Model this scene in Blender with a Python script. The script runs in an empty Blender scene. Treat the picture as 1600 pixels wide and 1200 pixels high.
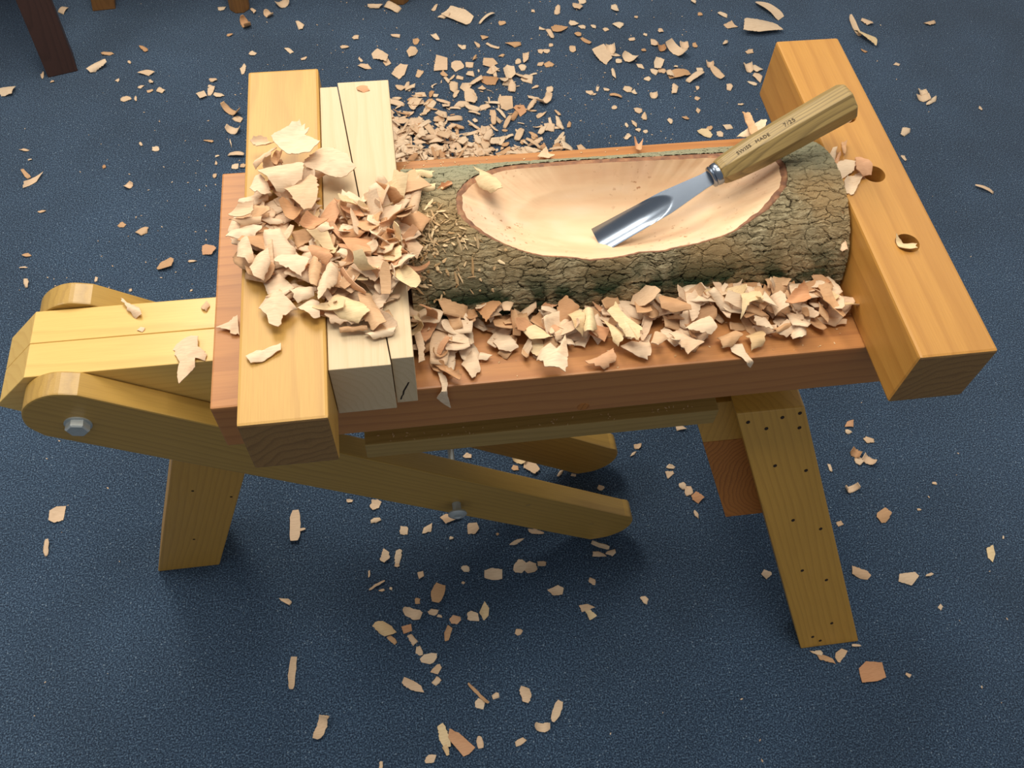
import bpy, bmesh, math, random
from mathutils import Vector, Matrix, noise
random.seed(7)
C = bpy.context.scene.collection
S = 0.001
def P(x, y, z):                       # bench millimetres (z = 0 on the bench top) to metres above the carpet
    return Vector((x*S, y*S, (z+655)*S))

# ------------------------------------------------------------------ camera, world, lamps, exposure
cam = bpy.data.cameras.new('camera'); co = bpy.data.objects.new('camera', cam); C.objects.link(co)
cam.sensor_width = 36; cam.lens = 31.674; cam.clip_start = .02
rt = Vector((0.99046031, -0.13332898, 0.03481026)); dn = Vector((-0.09364017, -0.83656126, -0.5398118)); fw = Vector((0.10109348, 0.53140252, -0.84106567))
M = Matrix((rt, -dn, -fw)).transposed().to_4x4(); M.translation = P(207.489, -490.097, 769.317); co.matrix_world = M
bpy.context.scene.camera = co
w = bpy.data.worlds.new('room_light'); bpy.context.scene.world = w; w.use_nodes = True
w.node_tree.nodes['Background'].inputs[0].default_value = (.92, .97, 1.0, 1); w.node_tree.nodes['Background'].inputs[1].default_value = 0.3
def area(name, loc, target, sx, sy, power, col):
    l = bpy.data.lights.new(name, 'AREA'); l.shape = 'RECTANGLE'; l.size = sx; l.size_y = sy; l.energy = power; l.color = col
    o = bpy.data.objects.new(name, l); C.objects.link(o); o.location = P(*loc)
    o.rotation_euler = (P(*target)-P(*loc)).to_track_quat('-Z', 'Y').to_euler(); return o
area('ceiling_lamp', (-150, 1600, 1750), (150, 300, 0), .6, 1.2, 36, (1, .92, .78))
area('ceiling_lamp', (350, 150, 1800), (350, 200, 0), 1.2, .6, 24, (1, .94, .82))
area('ceiling_lamp', (-1700, 900, 1750), (100, 300, -200), 1.2, .6, 16, (1, .94, .84))
area('ceiling_lamp', (2300, 1700, 1750), (400, 300, -200), 1.2, .6, 8, (1, .94, .84))
vs = bpy.context.scene.view_settings
vs.view_transform = 'Standard'; vs.look = 'None'; vs.gamma = 1; vs.use_curve_mapping = False; vs.exposure = 0.00

# ------------------------------------------------------------------ materials
def srgb(h):
    c = [int(h[i:i+2], 16)/255 for i in (0, 2, 4)]
    return tuple([(v/12.92 if v <= .04045 else ((v+.055)/1.055)**2.4) for v in c]+[1])
class NT:
    def __init__(s, name):
        s.m = bpy.data.materials.new(name); s.m.use_nodes = True; s.t = s.m.node_tree; s.b = s.t.nodes['Principled BSDF']; s.out = s.t.nodes['Material Output']
    def n(s, ty, **kw):
        nd = s.t.nodes.new(ty)
        for k, v in kw.items():
            if k.startswith('i_'):
                key = k[2:]; key = int(key) if key.isdigit() else key.replace('_', ' ')
                nd.inputs[key].default_value = v
            else: setattr(nd, k, v)
        return nd
    def l(s, a, b): s.t.links.new(a, b)
    def ramp(s, src, stops):
        r = s.n('ShaderNodeValToRGB'); e = r.color_ramp.elements
        while len(e) < len(stops): e.new(.5)
        for q, (p, c) in zip(e, stops): q.position = p; q.color = c
        s.l(src, r.inputs[0]); return r.outputs[0]
    def mix(s, fac, a, b, mode='MIX'):
        m = s.n('ShaderNodeMix', data_type='RGBA', blend_type=mode)
        for k, v in ((0, fac), (6, a), (7, b)):
            if hasattr(v, 'node'): s.l(v, m.inputs[k])
            else: m.inputs[k].default_value = v
        return m.outputs[2]
    def bump(s, h, st, dist=.001):
        b = s.n('ShaderNodeBump', i_Strength=st, i_Distance=dist); s.l(h, b.inputs['Height']); s.l(b.outputs[0], s.b.inputs['Normal'])
def wood(name, light, dark, axis='X', rough=.4, coat=0., period=.006, off=(.012, .05, .03), bump=.15, knots=True, streak=.25):
    t = NT(name); tc = t.n('ShaderNodeTexCoord')
    k = {'X': 0, 'Y': 1, 'Z': 2}[axis]
    mp = t.n('ShaderNodeMapping'); mp.inputs['Location'].default_value = off; t.l(tc.outputs['Object'], mp.inputs[0])
    sc = [1., 1., 1.]; sc[k] = .12
    m2 = t.n('ShaderNodeMapping'); m2.inputs['Scale'].default_value = sc; t.l(mp.outputs[0], m2.inputs[0])
    nz = t.n('ShaderNodeTexNoise', i_Scale=22., i_Detail=2.); t.l(m2.outputs[0], nz.inputs[0])
    sub = t.n('ShaderNodeVectorMath', operation='SUBTRACT'); t.l(nz.outputs['Color'], sub.inputs[0]); sub.inputs[1].default_value = (.5, .5, .5)
    sca = t.n('ShaderNodeVectorMath', operation='SCALE', i_Scale=.028); t.l(sub.outputs[0], sca.inputs[0])
    ad = t.n('ShaderNodeVectorMath', operation='ADD'); t.l(mp.outputs[0], ad.inputs[0]); t.l(sca.outputs[0], ad.inputs[1])
    wv = t.n('ShaderNodeTexWave', wave_type='RINGS', rings_direction=axis, wave_profile='SAW', i_Scale=2*math.pi/(20*period), i_Distortion=0.)
    t.l(ad.outputs[0], wv.inputs[0])
    sf = [260., 260., 260.]; sf[k] = 9.
    m3 = t.n('ShaderNodeMapping'); m3.inputs['Scale'].default_value = sf; t.l(tc.outputs['Object'], m3.inputs[0])
    fi = t.n('ShaderNodeTexNoise', i_Scale=3., i_Detail=3.); t.l(m3.outputs[0], fi.inputs[0])
    big = t.n('ShaderNodeTexNoise', i_Scale=9., i_Detail=2.); t.l(m2.outputs[0], big.inputs[0])
    L, D = srgb(light), srgb(dark)
    f1 = t.ramp(wv.outputs['Fac'], [(0, (0, 0, 0, 1)), (.55, (.18, .18, .18, 1)), (.88, (1, 1, 1, 1)), (1, (.1, .1, .1, 1))])
    mul = t.n('ShaderNodeMath', operation='MULTIPLY', i_1=streak*1.5); t.l(f1, mul.inputs[0])
    c = t.mix(mul.outputs[0], L, D)
    f2 = t.ramp(fi.outputs['Fac'], [(.35, (0, 0, 0, 1)), (.75, (1, 1, 1, 1))])
    mu2 = t.n('ShaderNodeMath', operation='MULTIPLY', i_1=streak); t.l(f2, mu2.inputs[0])
    c = t.mix(mu2.outputs[0], c, D)
    f3 = t.ramp(big.outputs['Fac'], [(.4, (0, 0, 0, 1)), (.7, (1, 1, 1, 1))])
    mu3 = t.n('ShaderNodeMath', operation='MULTIPLY', i_1=streak*.9); t.l(f3, mu3.inputs[0])
    c = t.mix(mu3.outputs[0], c, tuple([L[i]*.78+D[i]*.22 for i in range(3)])+(1,))
    if knots:
        sk = [9., 9., 9.]; sk[k] = 3.5
        m4 = t.n('ShaderNodeMapping'); m4.inputs['Scale'].default_value = sk; t.l(tc.outputs['Object'], m4.inputs[0])
        vo = t.n('ShaderNodeTexVoronoi', i_Scale=1.); t.l(m4.outputs[0], vo.inputs[0])
        f4 = t.ramp(vo.outputs['Distance'], [(0, (1, 1, 1, 1)), (.05, (.8, .8, .8, 1)), (.09, (0, 0, 0, 1))])
        mu4 = t.n('ShaderNodeMath', operation='MULTIPLY', i_1=.7); t.l(f4, mu4.inputs[0])
        c = t.mix(mu4.outputs[0], c, tuple([v*.35 for v in D[:3]])+(1,))
    t.l(c, t.b.inputs['Base Color']); t.b.inputs['Roughness'].default_value = rough
    t.b.inputs['Coat Weight'].default_value = coat; t.b.inputs['Coat Roughness'].default_value = .28
    t.bump(fi.outputs['Fac'], bump, .0006)
    return t.m
HON = ('c99b4c', 'a5732e')
m_beam = wood('honey_pine_crossways', *HON, axis='Y', rough=.5, coat=.1, period=.011, knots=False, off=(.03, .0, .06))
m_beam2 = wood('honey_pine_stopper', 'c48d42', '9a6224', axis='Y', rough=.48, coat=.12, period=.013, knots=False, off=(-.05, .0, .045))
m_slab = wood('reddish_pine', 'bd8046', '8c502a', axis='X', rough=.5, coat=.1, period=.012, off=(0, .10, .06))
m_seat = wood('pale_varnished_pine', 'e6bf6c', 'c08a3a', axis='X', rough=.36, coat=.35, period=.010, off=(0, .05, .07), streak=.18)
m_arm = wood('ochre_pine', 'bb9448', '8a662c', axis='X', rough=.42, coat=.2, period=.010, off=(0, .01, .10), knots=False)
m_leg = wood('olive_pine', 'cc9a42', '9c6c26', axis='Z', rough=.42, coat=.2, period=.009, off=(.10, .07, 0), knots=True, streak=.2)
m_board = wood('greenish_board', 'b08f50', '80622c', axis='X', rough=.5, coat=.1, period=.008, off=(0, .05, .04))
m_end = wood('end_grain_block', 'c07a34', '7e451a', axis='Y', rough=.6, period=.0062, off=(-.045, 0, .01), knots=False, streak=.42)
m_bend = wood('varnished_end_grain_shaded', '9a7442', '6a4a28', axis='Y', rough=.6, period=.010, off=(-.03, 0, .07), knots=False, streak=.35)  # varnished end grain, its colour also darkened for shade on the beam ends
m_wedge = wood('raw_pale_pine', 'd8c09c', 'bfa273', axis='Y', rough=.62, period=.007, off=(.05, 0, .04), knots=False, streak=.2)
m_dark = wood('dark_stained_wood', '4a3028', '2a1a16', axis='Z', rough=.5, period=.012, knots=False)
m_brown = wood('brown_wood', '8e6234', '5e3c1c', axis='Z', rough=.5, period=.010, knots=False)
m_handle = wood('ash_handle', 'ab8f56', '54401f', axis='X', rough=.5, coat=.12, period=.0032, off=(0, .03, .02), knots=False, streak=.42, bump=.12)

def simple(name, col, rough=.5, metal=0., **kw):
    t = NT(name); t.b.inputs['Base Color'].default_value = srgb(col); t.b.inputs['Roughness'].default_value = rough; t.b.inputs['Metallic'].default_value = metal
    return t
def metal(name, col, rough, sc):
    t = simple(name, col, rough, 1.); nz = t.n('ShaderNodeTexNoise', i_Scale=sc, i_Detail=4.); tc = t.n('ShaderNodeTexCoord'); t.l(tc.outputs['Object'], nz.inputs[0])
    c = t.mix(nz.outputs['Fac'], srgb(col), tuple([v*.75 for v in srgb(col)[:3]])+(1,)); t.l(c, t.b.inputs['Base Color']); return t.m
m_zinc = metal('zinc_plated_steel', 'c6cccc', .45, 90)
m_zinc.node_tree.nodes['Principled BSDF'].inputs['Metallic'].default_value = .45
m_steel = metal('polished_tool_steel', '929cab', .27, 30)
m_ink = simple('burnt_lettering', '33220f', .7).m
m_hole = simple('dark_screw_hole', '2c1a0c', .8).m

def carpet():
    t = NT('navy_carpet'); tc = t.n('ShaderNodeTexCoord')
    n1 = t.n('ShaderNodeTexNoise', i_Scale=400., i_Detail=3., i_Roughness=.7); t.l(tc.outputs['Object'], n1.inputs[0])
    n2 = t.n('ShaderNodeTexNoise', i_Scale=330., i_Detail=3., i_Roughness=.75); t.l(tc.outputs['Object'], n2.inputs[0])
    n3 = t.n('ShaderNodeTexNoise', i_Scale=4., i_Detail=3.); t.l(tc.outputs['Object'], n3.inputs[0])
    c = t.ramp(n1.outputs['Fac'], [(.34, srgb('152030')), (.5, srgb('2d4159')), (.66, srgb('667f98'))])
    f = t.ramp(n2.outputs['Fac'], [(.64, (0, 0, 0, 1)), (.76, (1, 1, 1, 1))])
    mu = t.n('ShaderNodeMath', operation='MULTIPLY', i_1=.5); t.l(f, mu.inputs[0])
    c = t.mix(mu.outputs[0], c, srgb('7790a8'))
    vs2 = t.n('ShaderNodeTexVoronoi', i_Scale=190.); t.l(tc.outputs['Object'], vs2.inputs[0])
    sp = t.n('ShaderNodeSeparateColor'); t.l(vs2.outputs['Color'], sp.inputs[0])
    fa = t.ramp(vs2.outputs['Distance'], [(.10, (1, 1, 1, 1)), (.26, (0, 0, 0, 1))]); fb = t.ramp(sp.outputs[0], [(.80, (0, 0, 0, 1)), (.97, (.75, .75, .75, 1))])
    mf = t.n('ShaderNodeMath', operation='MULTIPLY'); t.l(fa, mf.inputs[0]); t.l(fb, mf.inputs[1]); c = t.mix(mf.outputs[0], c, srgb('9fb2c2'))
    f3 = t.ramp(n3.outputs['Fac'], [(.35, (.82, .82, .82, 1)), (.65, (1.08, 1.08, 1.08, 1))])
    c = t.mix(1., c, f3, 'MULTIPLY')
    t.l(c, t.b.inputs['Base Color']); t.b.inputs['Roughness'].default_value = .95; t.b.inputs['Specular IOR Level'].default_value = .15
    t.b.inputs['Sheen Weight'].default_value = .15; t.b.inputs['Sheen Roughness'].default_value = .6
    t.bump(n1.outputs['Fac'], .6, .003); return t.m
m_carpet = carpet()

def shaving_mat(name, a, b, c3):
    t = NT(name); oi = t.n('ShaderNodeObjectInfo'); tc = t.n('ShaderNodeTexCoord')
    gi = t.n('ShaderNodeNewGeometry')
    ad = t.n('ShaderNodeMath', operation='ADD'); t.l(oi.outputs['Random'], ad.inputs[0]); t.l(gi.outputs['Random Per Island'], ad.inputs[1])
    fr = t.n('ShaderNodeMath', operation='FRACT'); t.l(ad.outputs[0], fr.inputs[0])
    c = t.ramp(fr.outputs[0], [(0, srgb(a)), (.5, srgb(b)), (1, srgb(c3))])
    mp = t.n('ShaderNodeMapping'); mp.inputs['Scale'].default_value = (70, 900, 400); t.l(tc.outputs['Object'], mp.inputs[0])
    nz = t.n('ShaderNodeTexNoise', i_Scale=1., i_Detail=2.); t.l(mp.outputs[0], nz.inputs[0])
    f = t.ramp(nz.outputs['Fac'], [(.35, (.9, .87, .84, 1)), (.6, (1, 1, 1, 1))]); c = t.mix(1., c, f, 'MULTIPLY')
    t.l(c, t.b.inputs['Base Color']); t.b.inputs['Roughness'].default_value = .7
    t.b.inputs['Subsurface Weight'].default_value = 0.
    t.bump(nz.outputs['Fac'], .25, .0006); return t.m
SH = {'p': shaving_mat('pale_shaving_wood', 'e4c2a0', 'ebd0b0', 'dab48e'), 'w': shaving_mat('tan_shaving_wood', 'cc9e72', 'd6ac82', 'be8c60'),
      'o': shaving_mat('pinkish_shaving_wood', 'd8a47c', 'cf966a', 'deb08a'), 'y': shaving_mat('cream_shaving_wood', 'e8cb9c', 'efd6aa', 'dcb888'),
      'b': shaving_mat('brown_bark_shaving', '7d5238', '9a6a48', '6a4a34')}
m_dust = shaving_mat('straw_splinters', 'd8b484', 'e8cca0', 'b88e5a')

def bark_mat():
    t = NT('cracked_grey_bark'); uv = t.n('ShaderNodeUVMap', uv_map='UVMap')
    wn = t.n('ShaderNodeTexNoise', i_Scale=34., i_Detail=5., i_Roughness=.65); t.l(uv.outputs[0], wn.inputs[0])
    sub = t.n('ShaderNodeVectorMath', operation='SUBTRACT'); t.l(wn.outputs['Color'], sub.inputs[0]); sub.inputs[1].default_value = (.5, .5, .5)
    sca = t.n('ShaderNodeVectorMath', operation='SCALE', i_Scale=.022); t.l(sub.outputs[0], sca.inputs[0])
    ad = t.n('ShaderNodeVectorMath', operation='ADD'); t.l(uv.outputs[0], ad.inputs[0]); t.l(sca.outputs[0], ad.inputs[1])
    mp = t.n('ShaderNodeMapping'); mp.inputs['Scale'].default_value = (46, 125, 1); t.l(ad.outputs[0], mp.inputs[0])
    vo = t.n('ShaderNodeTexVoronoi', feature='DISTANCE_TO_EDGE', voronoi_dimensions='2D', i_Scale=1., i_Randomness=1.); t.l(mp.outputs[0], vo.inputs[0])
    mp2 = t.n('ShaderNodeMapping'); mp2.inputs['Scale'].default_value = (16, 110, 1); t.l(ad.outputs[0], mp2.inputs[0])
    nr = t.n('ShaderNodeTexNoise', i_Scale=1., i_Detail=4., i_Roughness=.6, noise_dimensions='2D'); t.l(mp2.outputs[0], nr.inputs[0])
    mp3 = t.n('ShaderNodeMapping'); mp3.inputs['Scale'].default_value = (120, 330, 1); t.l(ad.outputs[0], mp3.inputs[0])
    nf = t.n('ShaderNodeTexNoise', i_Scale=1., i_Detail=4., i_Roughness=.65, noise_dimensions='2D'); t.l(mp3.outputs[0], nf.inputs[0])
    cr = t.ramp(vo.outputs['Distance'], [(0, (0, 0, 0, 1)), (.03, (.6, .6, .6, 1)), (.09, (.95, .95, .95, 1)), (.5, (1, 1, 1, 1))])
    # crack width varies: soften the cells' edges with ridges
    rr = t.ramp(nr.outputs['Fac'], [(.36, (0, 0, 0, 1)), (.46, (.75, .75, .75, 1)), (.75, (1, 1, 1, 1))])
    h1 = t.n('ShaderNodeMath', operation='MULTIPLY', i_1=.55); t.l(cr, h1.inputs[0])
    h2 = t.n('ShaderNodeMath', operation='MULTIPLY_ADD', i_1=.45); t.l(rr, h2.inputs[0]); t.l(h1.outputs[0], h2.inputs[2])
    h3 = t.n('ShaderNodeMath', operation='MULTIPLY_ADD', i_1=.5); t.l(nf.outputs['Fac'], h3.inputs[0]); t.l(h2.outputs[0], h3.inputs[2])
    bigs = t.n('ShaderNodeTexNoise', i_Scale=9., i_Detail=3., noise_dimensions='2D'); t.l(uv.outputs[0], bigs.inputs[0])
    c = t.ramp(nf.outputs['Fac'], [(.3, srgb('74684f')), (.5, srgb('978869')), (.72, srgb('b9ab8a'))])
    warm = t.ramp(bigs.outputs['Fac'], [(.42, (0, 0, 0, 1)), (.62, (.7, .7, .7, 1))]); c = t.mix(warm, c, srgb('a5865c'))
    # algae on the lower front flank, pale lichen on the upper left
    sep = t.n('ShaderNodeSeparateXYZ'); t.l(uv.outputs[0], sep.inputs[0])
    lo = t.n('ShaderNodeMapRange', i_1=.055, i_2=.02, i_3=0., i_4=1.); lo.inputs[1].default_value = .225; lo.inputs[2].default_value = .262; lo.inputs[3].default_value = 0.; lo.inputs[4].default_value = 1.
    t.l(sep.outputs['Y'], lo.inputs[0])
    bg2 = t.n('ShaderNodeTexNoise', i_Scale=26., i_Detail=4., noise_dimensions='2D'); t.l(uv.outputs[0], bg2.inputs[0])
    gm = t.ramp(bg2.outputs['Fac'], [(.40, (0, 0, 0, 1)), (.58, (1, 1, 1, 1))])
    gg = t.n('ShaderNodeMath', operation='MULTIPLY'); t.l(lo.outputs[0], gg.inputs[0]); t.l(gm, gg.inputs[1])
    g2 = t.n('ShaderNodeMath', operation='MULTIPLY', i_1=1.); t.l(gg.outputs[0], g2.inputs[0])
    c = t.mix(g2.outputs[0], c, srgb('2c3a26'))
    hi = t.n('ShaderNodeMapRange'); hi.inputs[1].default_value = .165; hi.inputs[2].default_value = .115; hi.inputs[3].default_value = 0.; hi.inputs[4].default_value = .75
    t.l(sep.outputs['Y'], hi.inputs[0]); c = t.mix(hi.outputs[0], c, srgb('97987f'))
    dk = t.ramp(h3.outputs[0], [(.42, (.2, .17, .13, 1)), (.72, (1, 1, 1, 1))]); c = t.mix(1., c, dk, 'MULTIPLY')
    t.l(c, t.b.inputs['Base Color']); t.b.inputs['Roughness'].default_value = .9; t.b.inputs['Specular IOR Level'].default_value = .2
    ds = t.n('ShaderNodeDisplacement', i_Midlevel=1.25, i_Scale=.0042); t.l(h3.outputs[0], ds.inputs[0]); t.l(ds.outputs[0], t.out.inputs['Displacement'])
    t.m.displacement_method = 'BOTH'; return t.m
m_bark = bark_mat()
def inner_bark():
    t = simple('red_brown_inner_bark', '9a5a3a', .75); nz = t.n('ShaderNodeTexNoise', i_Scale=120., i_Detail=4.); tc = t.n('ShaderNodeTexCoord'); t.l(tc.outputs['Object'], nz.inputs[0])
    c = t.ramp(nz.outputs['Fac'], [(.35, srgb('75503c')), (.6, srgb('9c6c4c')), (.75, srgb('b08a62'))]); t.l(c, t.b.inputs['Base Color']); t.bump(nz.outputs['Fac'], .5, .002); return t.m
m_inner = inner_bark()
def bowl_mat():
    t = NT('carved_fresh_wood'); tc = t.n('ShaderNodeTexCoord')
    mp = t.n('ShaderNodeMapping'); mp.inputs['Scale'].default_value = (10, 55, 55); t.l(tc.outputs['Object'], mp.inputs[0])
    n1 = t.n('ShaderNodeTexNoise', i_Scale=1., i_Detail=3.); t.l(mp.outputs[0], n1.inputs[0])
    c = t.ramp(n1.outputs['Fac'], [(.3, srgb('e6bc94')), (.5, srgb('ecc8a0')), (.72, srgb('f0d0ae'))])
    n4 = t.n('ShaderNodeTexNoise', i_Scale=11., i_Detail=2.); t.l(tc.outputs['Object'], n4.inputs[0])
    pk = t.ramp(n4.outputs['Fac'], [(.5, (0, 0, 0, 1)), (.68, (.5, .5, .5, 1))]); c = t.mix(pk, c, srgb('e4baa0'))
    n2 = t.n('ShaderNodeTexNoise', i_Scale=170., i_Detail=3.); t.l(tc.outputs['Object'], n2.inputs[0])
    n3 = t.n('ShaderNodeTexNoise', i_Scale=14., i_Detail=2.); t.l(tc.outputs['Object'], n3.inputs[0])
    a = t.ramp(n2.outputs['Fac'], [(.61, (0, 0, 0, 1)), (.67, (1, 1, 1, 1))]); b = t.ramp(n3.outputs['Fac'], [(.46, (0, 0, 0, 1)), (.62, (.8, .8, .8, 1))])
    mu = t.n('ShaderNodeMath', operation='MULTIPLY'); t.l(a, mu.inputs[0]); t.l(b, mu.inputs[1]); c = t.mix(mu.outputs[0], c, srgb('a8683a'))
    t.l(c, t.b.inputs['Base Color']); t.b.inputs['Roughness'].default_value = .55
    t.bump(n1.outputs['Fac'], .12, .001); return t.m
m_bowl = bowl_mat()

# ------------------------------------------------------------------ builders
def link(name, me, mat, parent=None, origin=None, mats=None):
    if origin is not None: me.transform(Matrix.Translation(-origin))
    o = bpy.data.objects.new(name, me); C.objects.link(o)
    if origin is not None: o.location = origin
    if parent:
        o.parent = parent; o.matrix_parent_inverse = Matrix.Translation(-(parent.matrix_world.translation if parent.parent is None else parent.matrix_world.translation))
        o.matrix_parent_inverse = Matrix(); o.location = (origin if origin is not None else Vector()) - WORLD[parent.name]
    WORLD[o.name] = (origin if origin is not None else Vector())
    for m in (mats or [mat]): me.materials.append(m)
    return o
WORLD = {}
def tag(o, label=None, cat=None, group=None, kind=None):
    if label: o['label'] = label
    if cat: o['category'] = cat
    if group: o['group'] = group
    if kind: o['kind'] = kind
    return o
def empty(name, loc):
    o = bpy.data.objects.new(name, None); C.objects.link(o); o.location = loc; o.empty_display_size = .05; WORLD[o.name] = Vector(loc); return o
def mesh(verts, faces, smooth=False):
    me = bpy.data.meshes.new('m'); me.from_pydata(verts, [], faces); me.validate()
    if smooth: me.shade_smooth()
    me.update(); return me
def fin(me, bevel=0., seg=2):                 # outward normals and eased edges
    bm = bmesh.new(); bm.from_mesh(me); bmesh.ops.recalc_face_normals(bm, faces=bm.faces)
    if bevel: bmesh.ops.bevel(bm, geom=[e for e in bm.edges if e.calc_face_angle(0) > .5], offset=bevel, segments=seg, profile=.6, affect='EDGES')
    bm.to_mesh(me); bm.free(); return me
def hexa(name, a, b, mat, parent=None, bevel=.002):  # a = four bottom corners (mm), b = four top corners
    vs_ = [P(*p) for p in a+b]
    me = mesh([tuple(v) for v in vs_], [(3, 2, 1, 0), (4, 5, 6, 7), (0, 1, 5, 4), (1, 2, 6, 5), (2, 3, 7, 6), (3, 0, 4, 7)])
    fin(me, bevel); o = sum(vs_, Vector())/8
    return link(name, me, mat, parent, o)
def box(name, x0, x1, y0, y1, z0, z1, mat, parent=None, bevel=.002):
    return hexa(name, [(x0, y0, z0), (x1, y0, z0), (x1, y1, z0), (x0, y1, z0)], [(x0, y0, z1), (x1, y0, z1), (x1, y1, z1), (x0, y1, z1)], mat, parent, bevel)
def prism_y(name, prof, y0, y1, mat, parent=None, bevel=.0025, turn=0.):   # x-z outline (mm) given thickness along y
    n = len(prof); v = [tuple(P(x, y0, z)) for x, z in prof]+[tuple(P(x, y1, z)) for x, z in prof]
    me = mesh(v, [tuple(range(n)), tuple(range(2*n-1, n-1, -1))]+[(i, (i+1) % n, n+(i+1) % n, n+i) for i in range(n)])
    fin(me, bevel); o = P(sum(p[0] for p in prof)/n, (y0+y1)/2, sum(p[1] for p in prof)/n)
    ob = link(name, me, mat, parent, o)
    if turn: me.transform(Matrix.Rotation(-turn, 4, 'Y')); ob.rotation_euler = (0, turn, 0)   # grain follows the plank
    return ob
def lathe(name, c, axis, prof, mat, parent=None, seg=24, flat=False):  # prof: (distance along axis, radius) in mm from c (mm)
    ax = Vector(axis).normalized(); u = ax.orthogonal().normalized(); v = ax.cross(u); base = P(*c)
    vs_ = []; fs = []
    for d, r in prof:
        for i in range(seg):
            a = 2*math.pi*i/seg; vs_.append(tuple(base+ax*d*S+(u*math.cos(a)+v*math.sin(a))*r*S))
    for k in range(len(prof)-1):
        for i in range(seg): fs.append((k*seg+i, k*seg+(i+1) % seg, (k+1)*seg+(i+1) % seg, (k+1)*seg+i))
    fs += [tuple(range(seg-1, -1, -1)), tuple(range((len(prof)-1)*seg, len(prof)*seg))]
    me = mesh(vs_, fs); fin(me)
    if not flat: me.shade_smooth(); me.set_sharp_from_angle(angle=.6)
    return link(name, me, mat, parent, base)

# ------------------------------------------------------------------ carpet
me = mesh([tuple(P(x, y, -655)) for x, y in ((-2500, -1600), (3500, -1600), (3500, 3200), (-2500, 3200))], [(0, 1, 2, 3)])
tag(link('floor', me, m_carpet), kind='structure')

# ------------------------------------------------------------------ the carving bench
B = empty('carving_bench', P(300, 160, -655))
tag(B, 'low three-legged honey pine carving bench holding the bark-covered log', 'workbench')
slab = box('bench_top', 0, 750, 0, 325.4, -75.6, 0, m_slab, B, .0022); slab['label'] = 'thick reddish pine slab top'
lb = box('clamp_beam', 45, 125, -71.8, 402, .3, 80.3, m_beam, B, .003)
rb = box('stop_beam', 677.8, 757, -69.1, 403, .2, 80.4, m_beam2, B, .003); rb['label'] = 'square right-hand beam with round dog holes'
for o_ in (lb, rb):
    o_.data.materials.append(m_bend)
    for p in o_.data.polygons:
        if abs(p.normal.y) > .9: p.material_index = 1
for y in (265, 171, 71):                       # bored dog holes
    bm = bmesh.new(); bmesh.ops.create_cone(bm, cap_ends=True, segments=32, radius1=.0125, radius2=.0125, depth=.08); cm = bpy.data.meshes.new('c'); bm.to_mesh(cm); bm.free()
    cu = bpy.data.objects.new('c', cm); C.objects.link(cu); cu.location = P(719, y, 72)
    md = rb.modifiers.new('hole', 'BOOLEAN'); md.object = cu; md.operation = 'DIFFERENCE'; md.solver = 'EXACT'
    rb_cut = cu
    bpy.context.view_layer.update(); dg = bpy.context.evaluated_depsgraph_get(); nm = bpy.data.meshes.new_from_object(rb.evaluated_get(dg))
    rb.modifiers.clear(); rb.data = nm; bpy.data.objects.remove(cu)
# seat: two laminated planks with a pointed near-left end
prof = [(-222, -76), (-266, -120), (-270, -128), (-249, -146), (-225, -171), (668, -171), (668, -76)]
for y0, y1 in ((112, 157.2), (157.8, 203)):
    prism_y('seat_plank', prof, y0, y1, m_seat, B, .0012)
# swinging arms
top = [(-163, -72), (523, -568)]
def curve(pts, m=5):                            # smooth curve through the points
    out = []
    for i in range(len(pts)-1):
        p0, p1, p2, p3 = pts[max(0, i-1)], pts[i], pts[i+1], pts[min(len(pts)-1, i+2)]
        for k in range(m):
            t = k/m; out.append(tuple(.5*(2*p1[q]+(p2[q]-p0[q])*t+(2*p0[q]-5*p1[q]+4*p2[q]-p3[q])*t*t+(3*p1[q]-p0[q]-3*p2[q]+p3[q])*t**3) for q in range(2)))
    return out+[pts[-1]]
aprof = curve([(-224, -150), (-234, -128), (-232, -106), (-222, -87), (-204, -73), (-184, -68), (-161, -73)])+curve([(516, -563), (526, -569), (531, -583), (529, -604), (518, -625), (496, -641), (467, -646)], 4)
for y0, y1 in ((80, 111), (204.5, 236)):
    prism_y('swing_arm', aprof, y0, y1, m_arm, B, .0022, math.radians(35.9))
def hexbolt(y, s, x, z, r=13, h=9, par=B):
    b = lathe('bolt_head', (x, y, z), (0, s, 0), [(0, r), (h-1.5, r), (h, r-1.8)], m_zinc, par, 6, True); return b
lathe('washer', (-180, 80, -130), (0, -1, 0), [(0, 15), (1.6, 15)], m_zinc, B, 28)
hexbolt(78.4, -1, -180, -130)
lathe('pivot_rod', (-180, 80, -130), (0, 1, 0), [(0, 5), (160, 5)], m_zinc, B, 16)
lathe('tie_rod', (244, 72, -447), (0, 1, 0), [(0, 5), (172, 5)], m_zinc, B, 16)
lathe('coach_nut', (244, 80, -447), (0, -1, 0), [(0, 6.5), (15, 6.5), (15.5, 13.5), (18, 14), (21, 10), (21.5, 6), (20.5, 5)], m_zinc, B, 28)
lathe('coach_nut', (244, 236, -447), (0, 1, 0), [(0, 6.5), (9, 6.5), (9.5, 13.5), (12, 14), (15, 10)], m_zinc, B, 28)
def screw(x, y, z, ax=(0, -1, 0), r=4.2):
    return lathe('screw_plug', (x, y, z), ax, [(-1.5, r), (.25, r), (.5, r-.8), (.1, r-2)], m_board if r > 4 else m_hole, B, 12)
screw(353, 80, -480); screw(462, 80, -578)
# board under the top
box('support_board', 136, 569, 38, 276, -203, -171.4, m_board, B, .0015)['label'] = 'greenish board under the slab'
lathe('knot', (381, 0, -66), (0, -1, 0), [(-1, 7), (.15, 7), (.3, 4)], m_end, B, 20)
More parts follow.
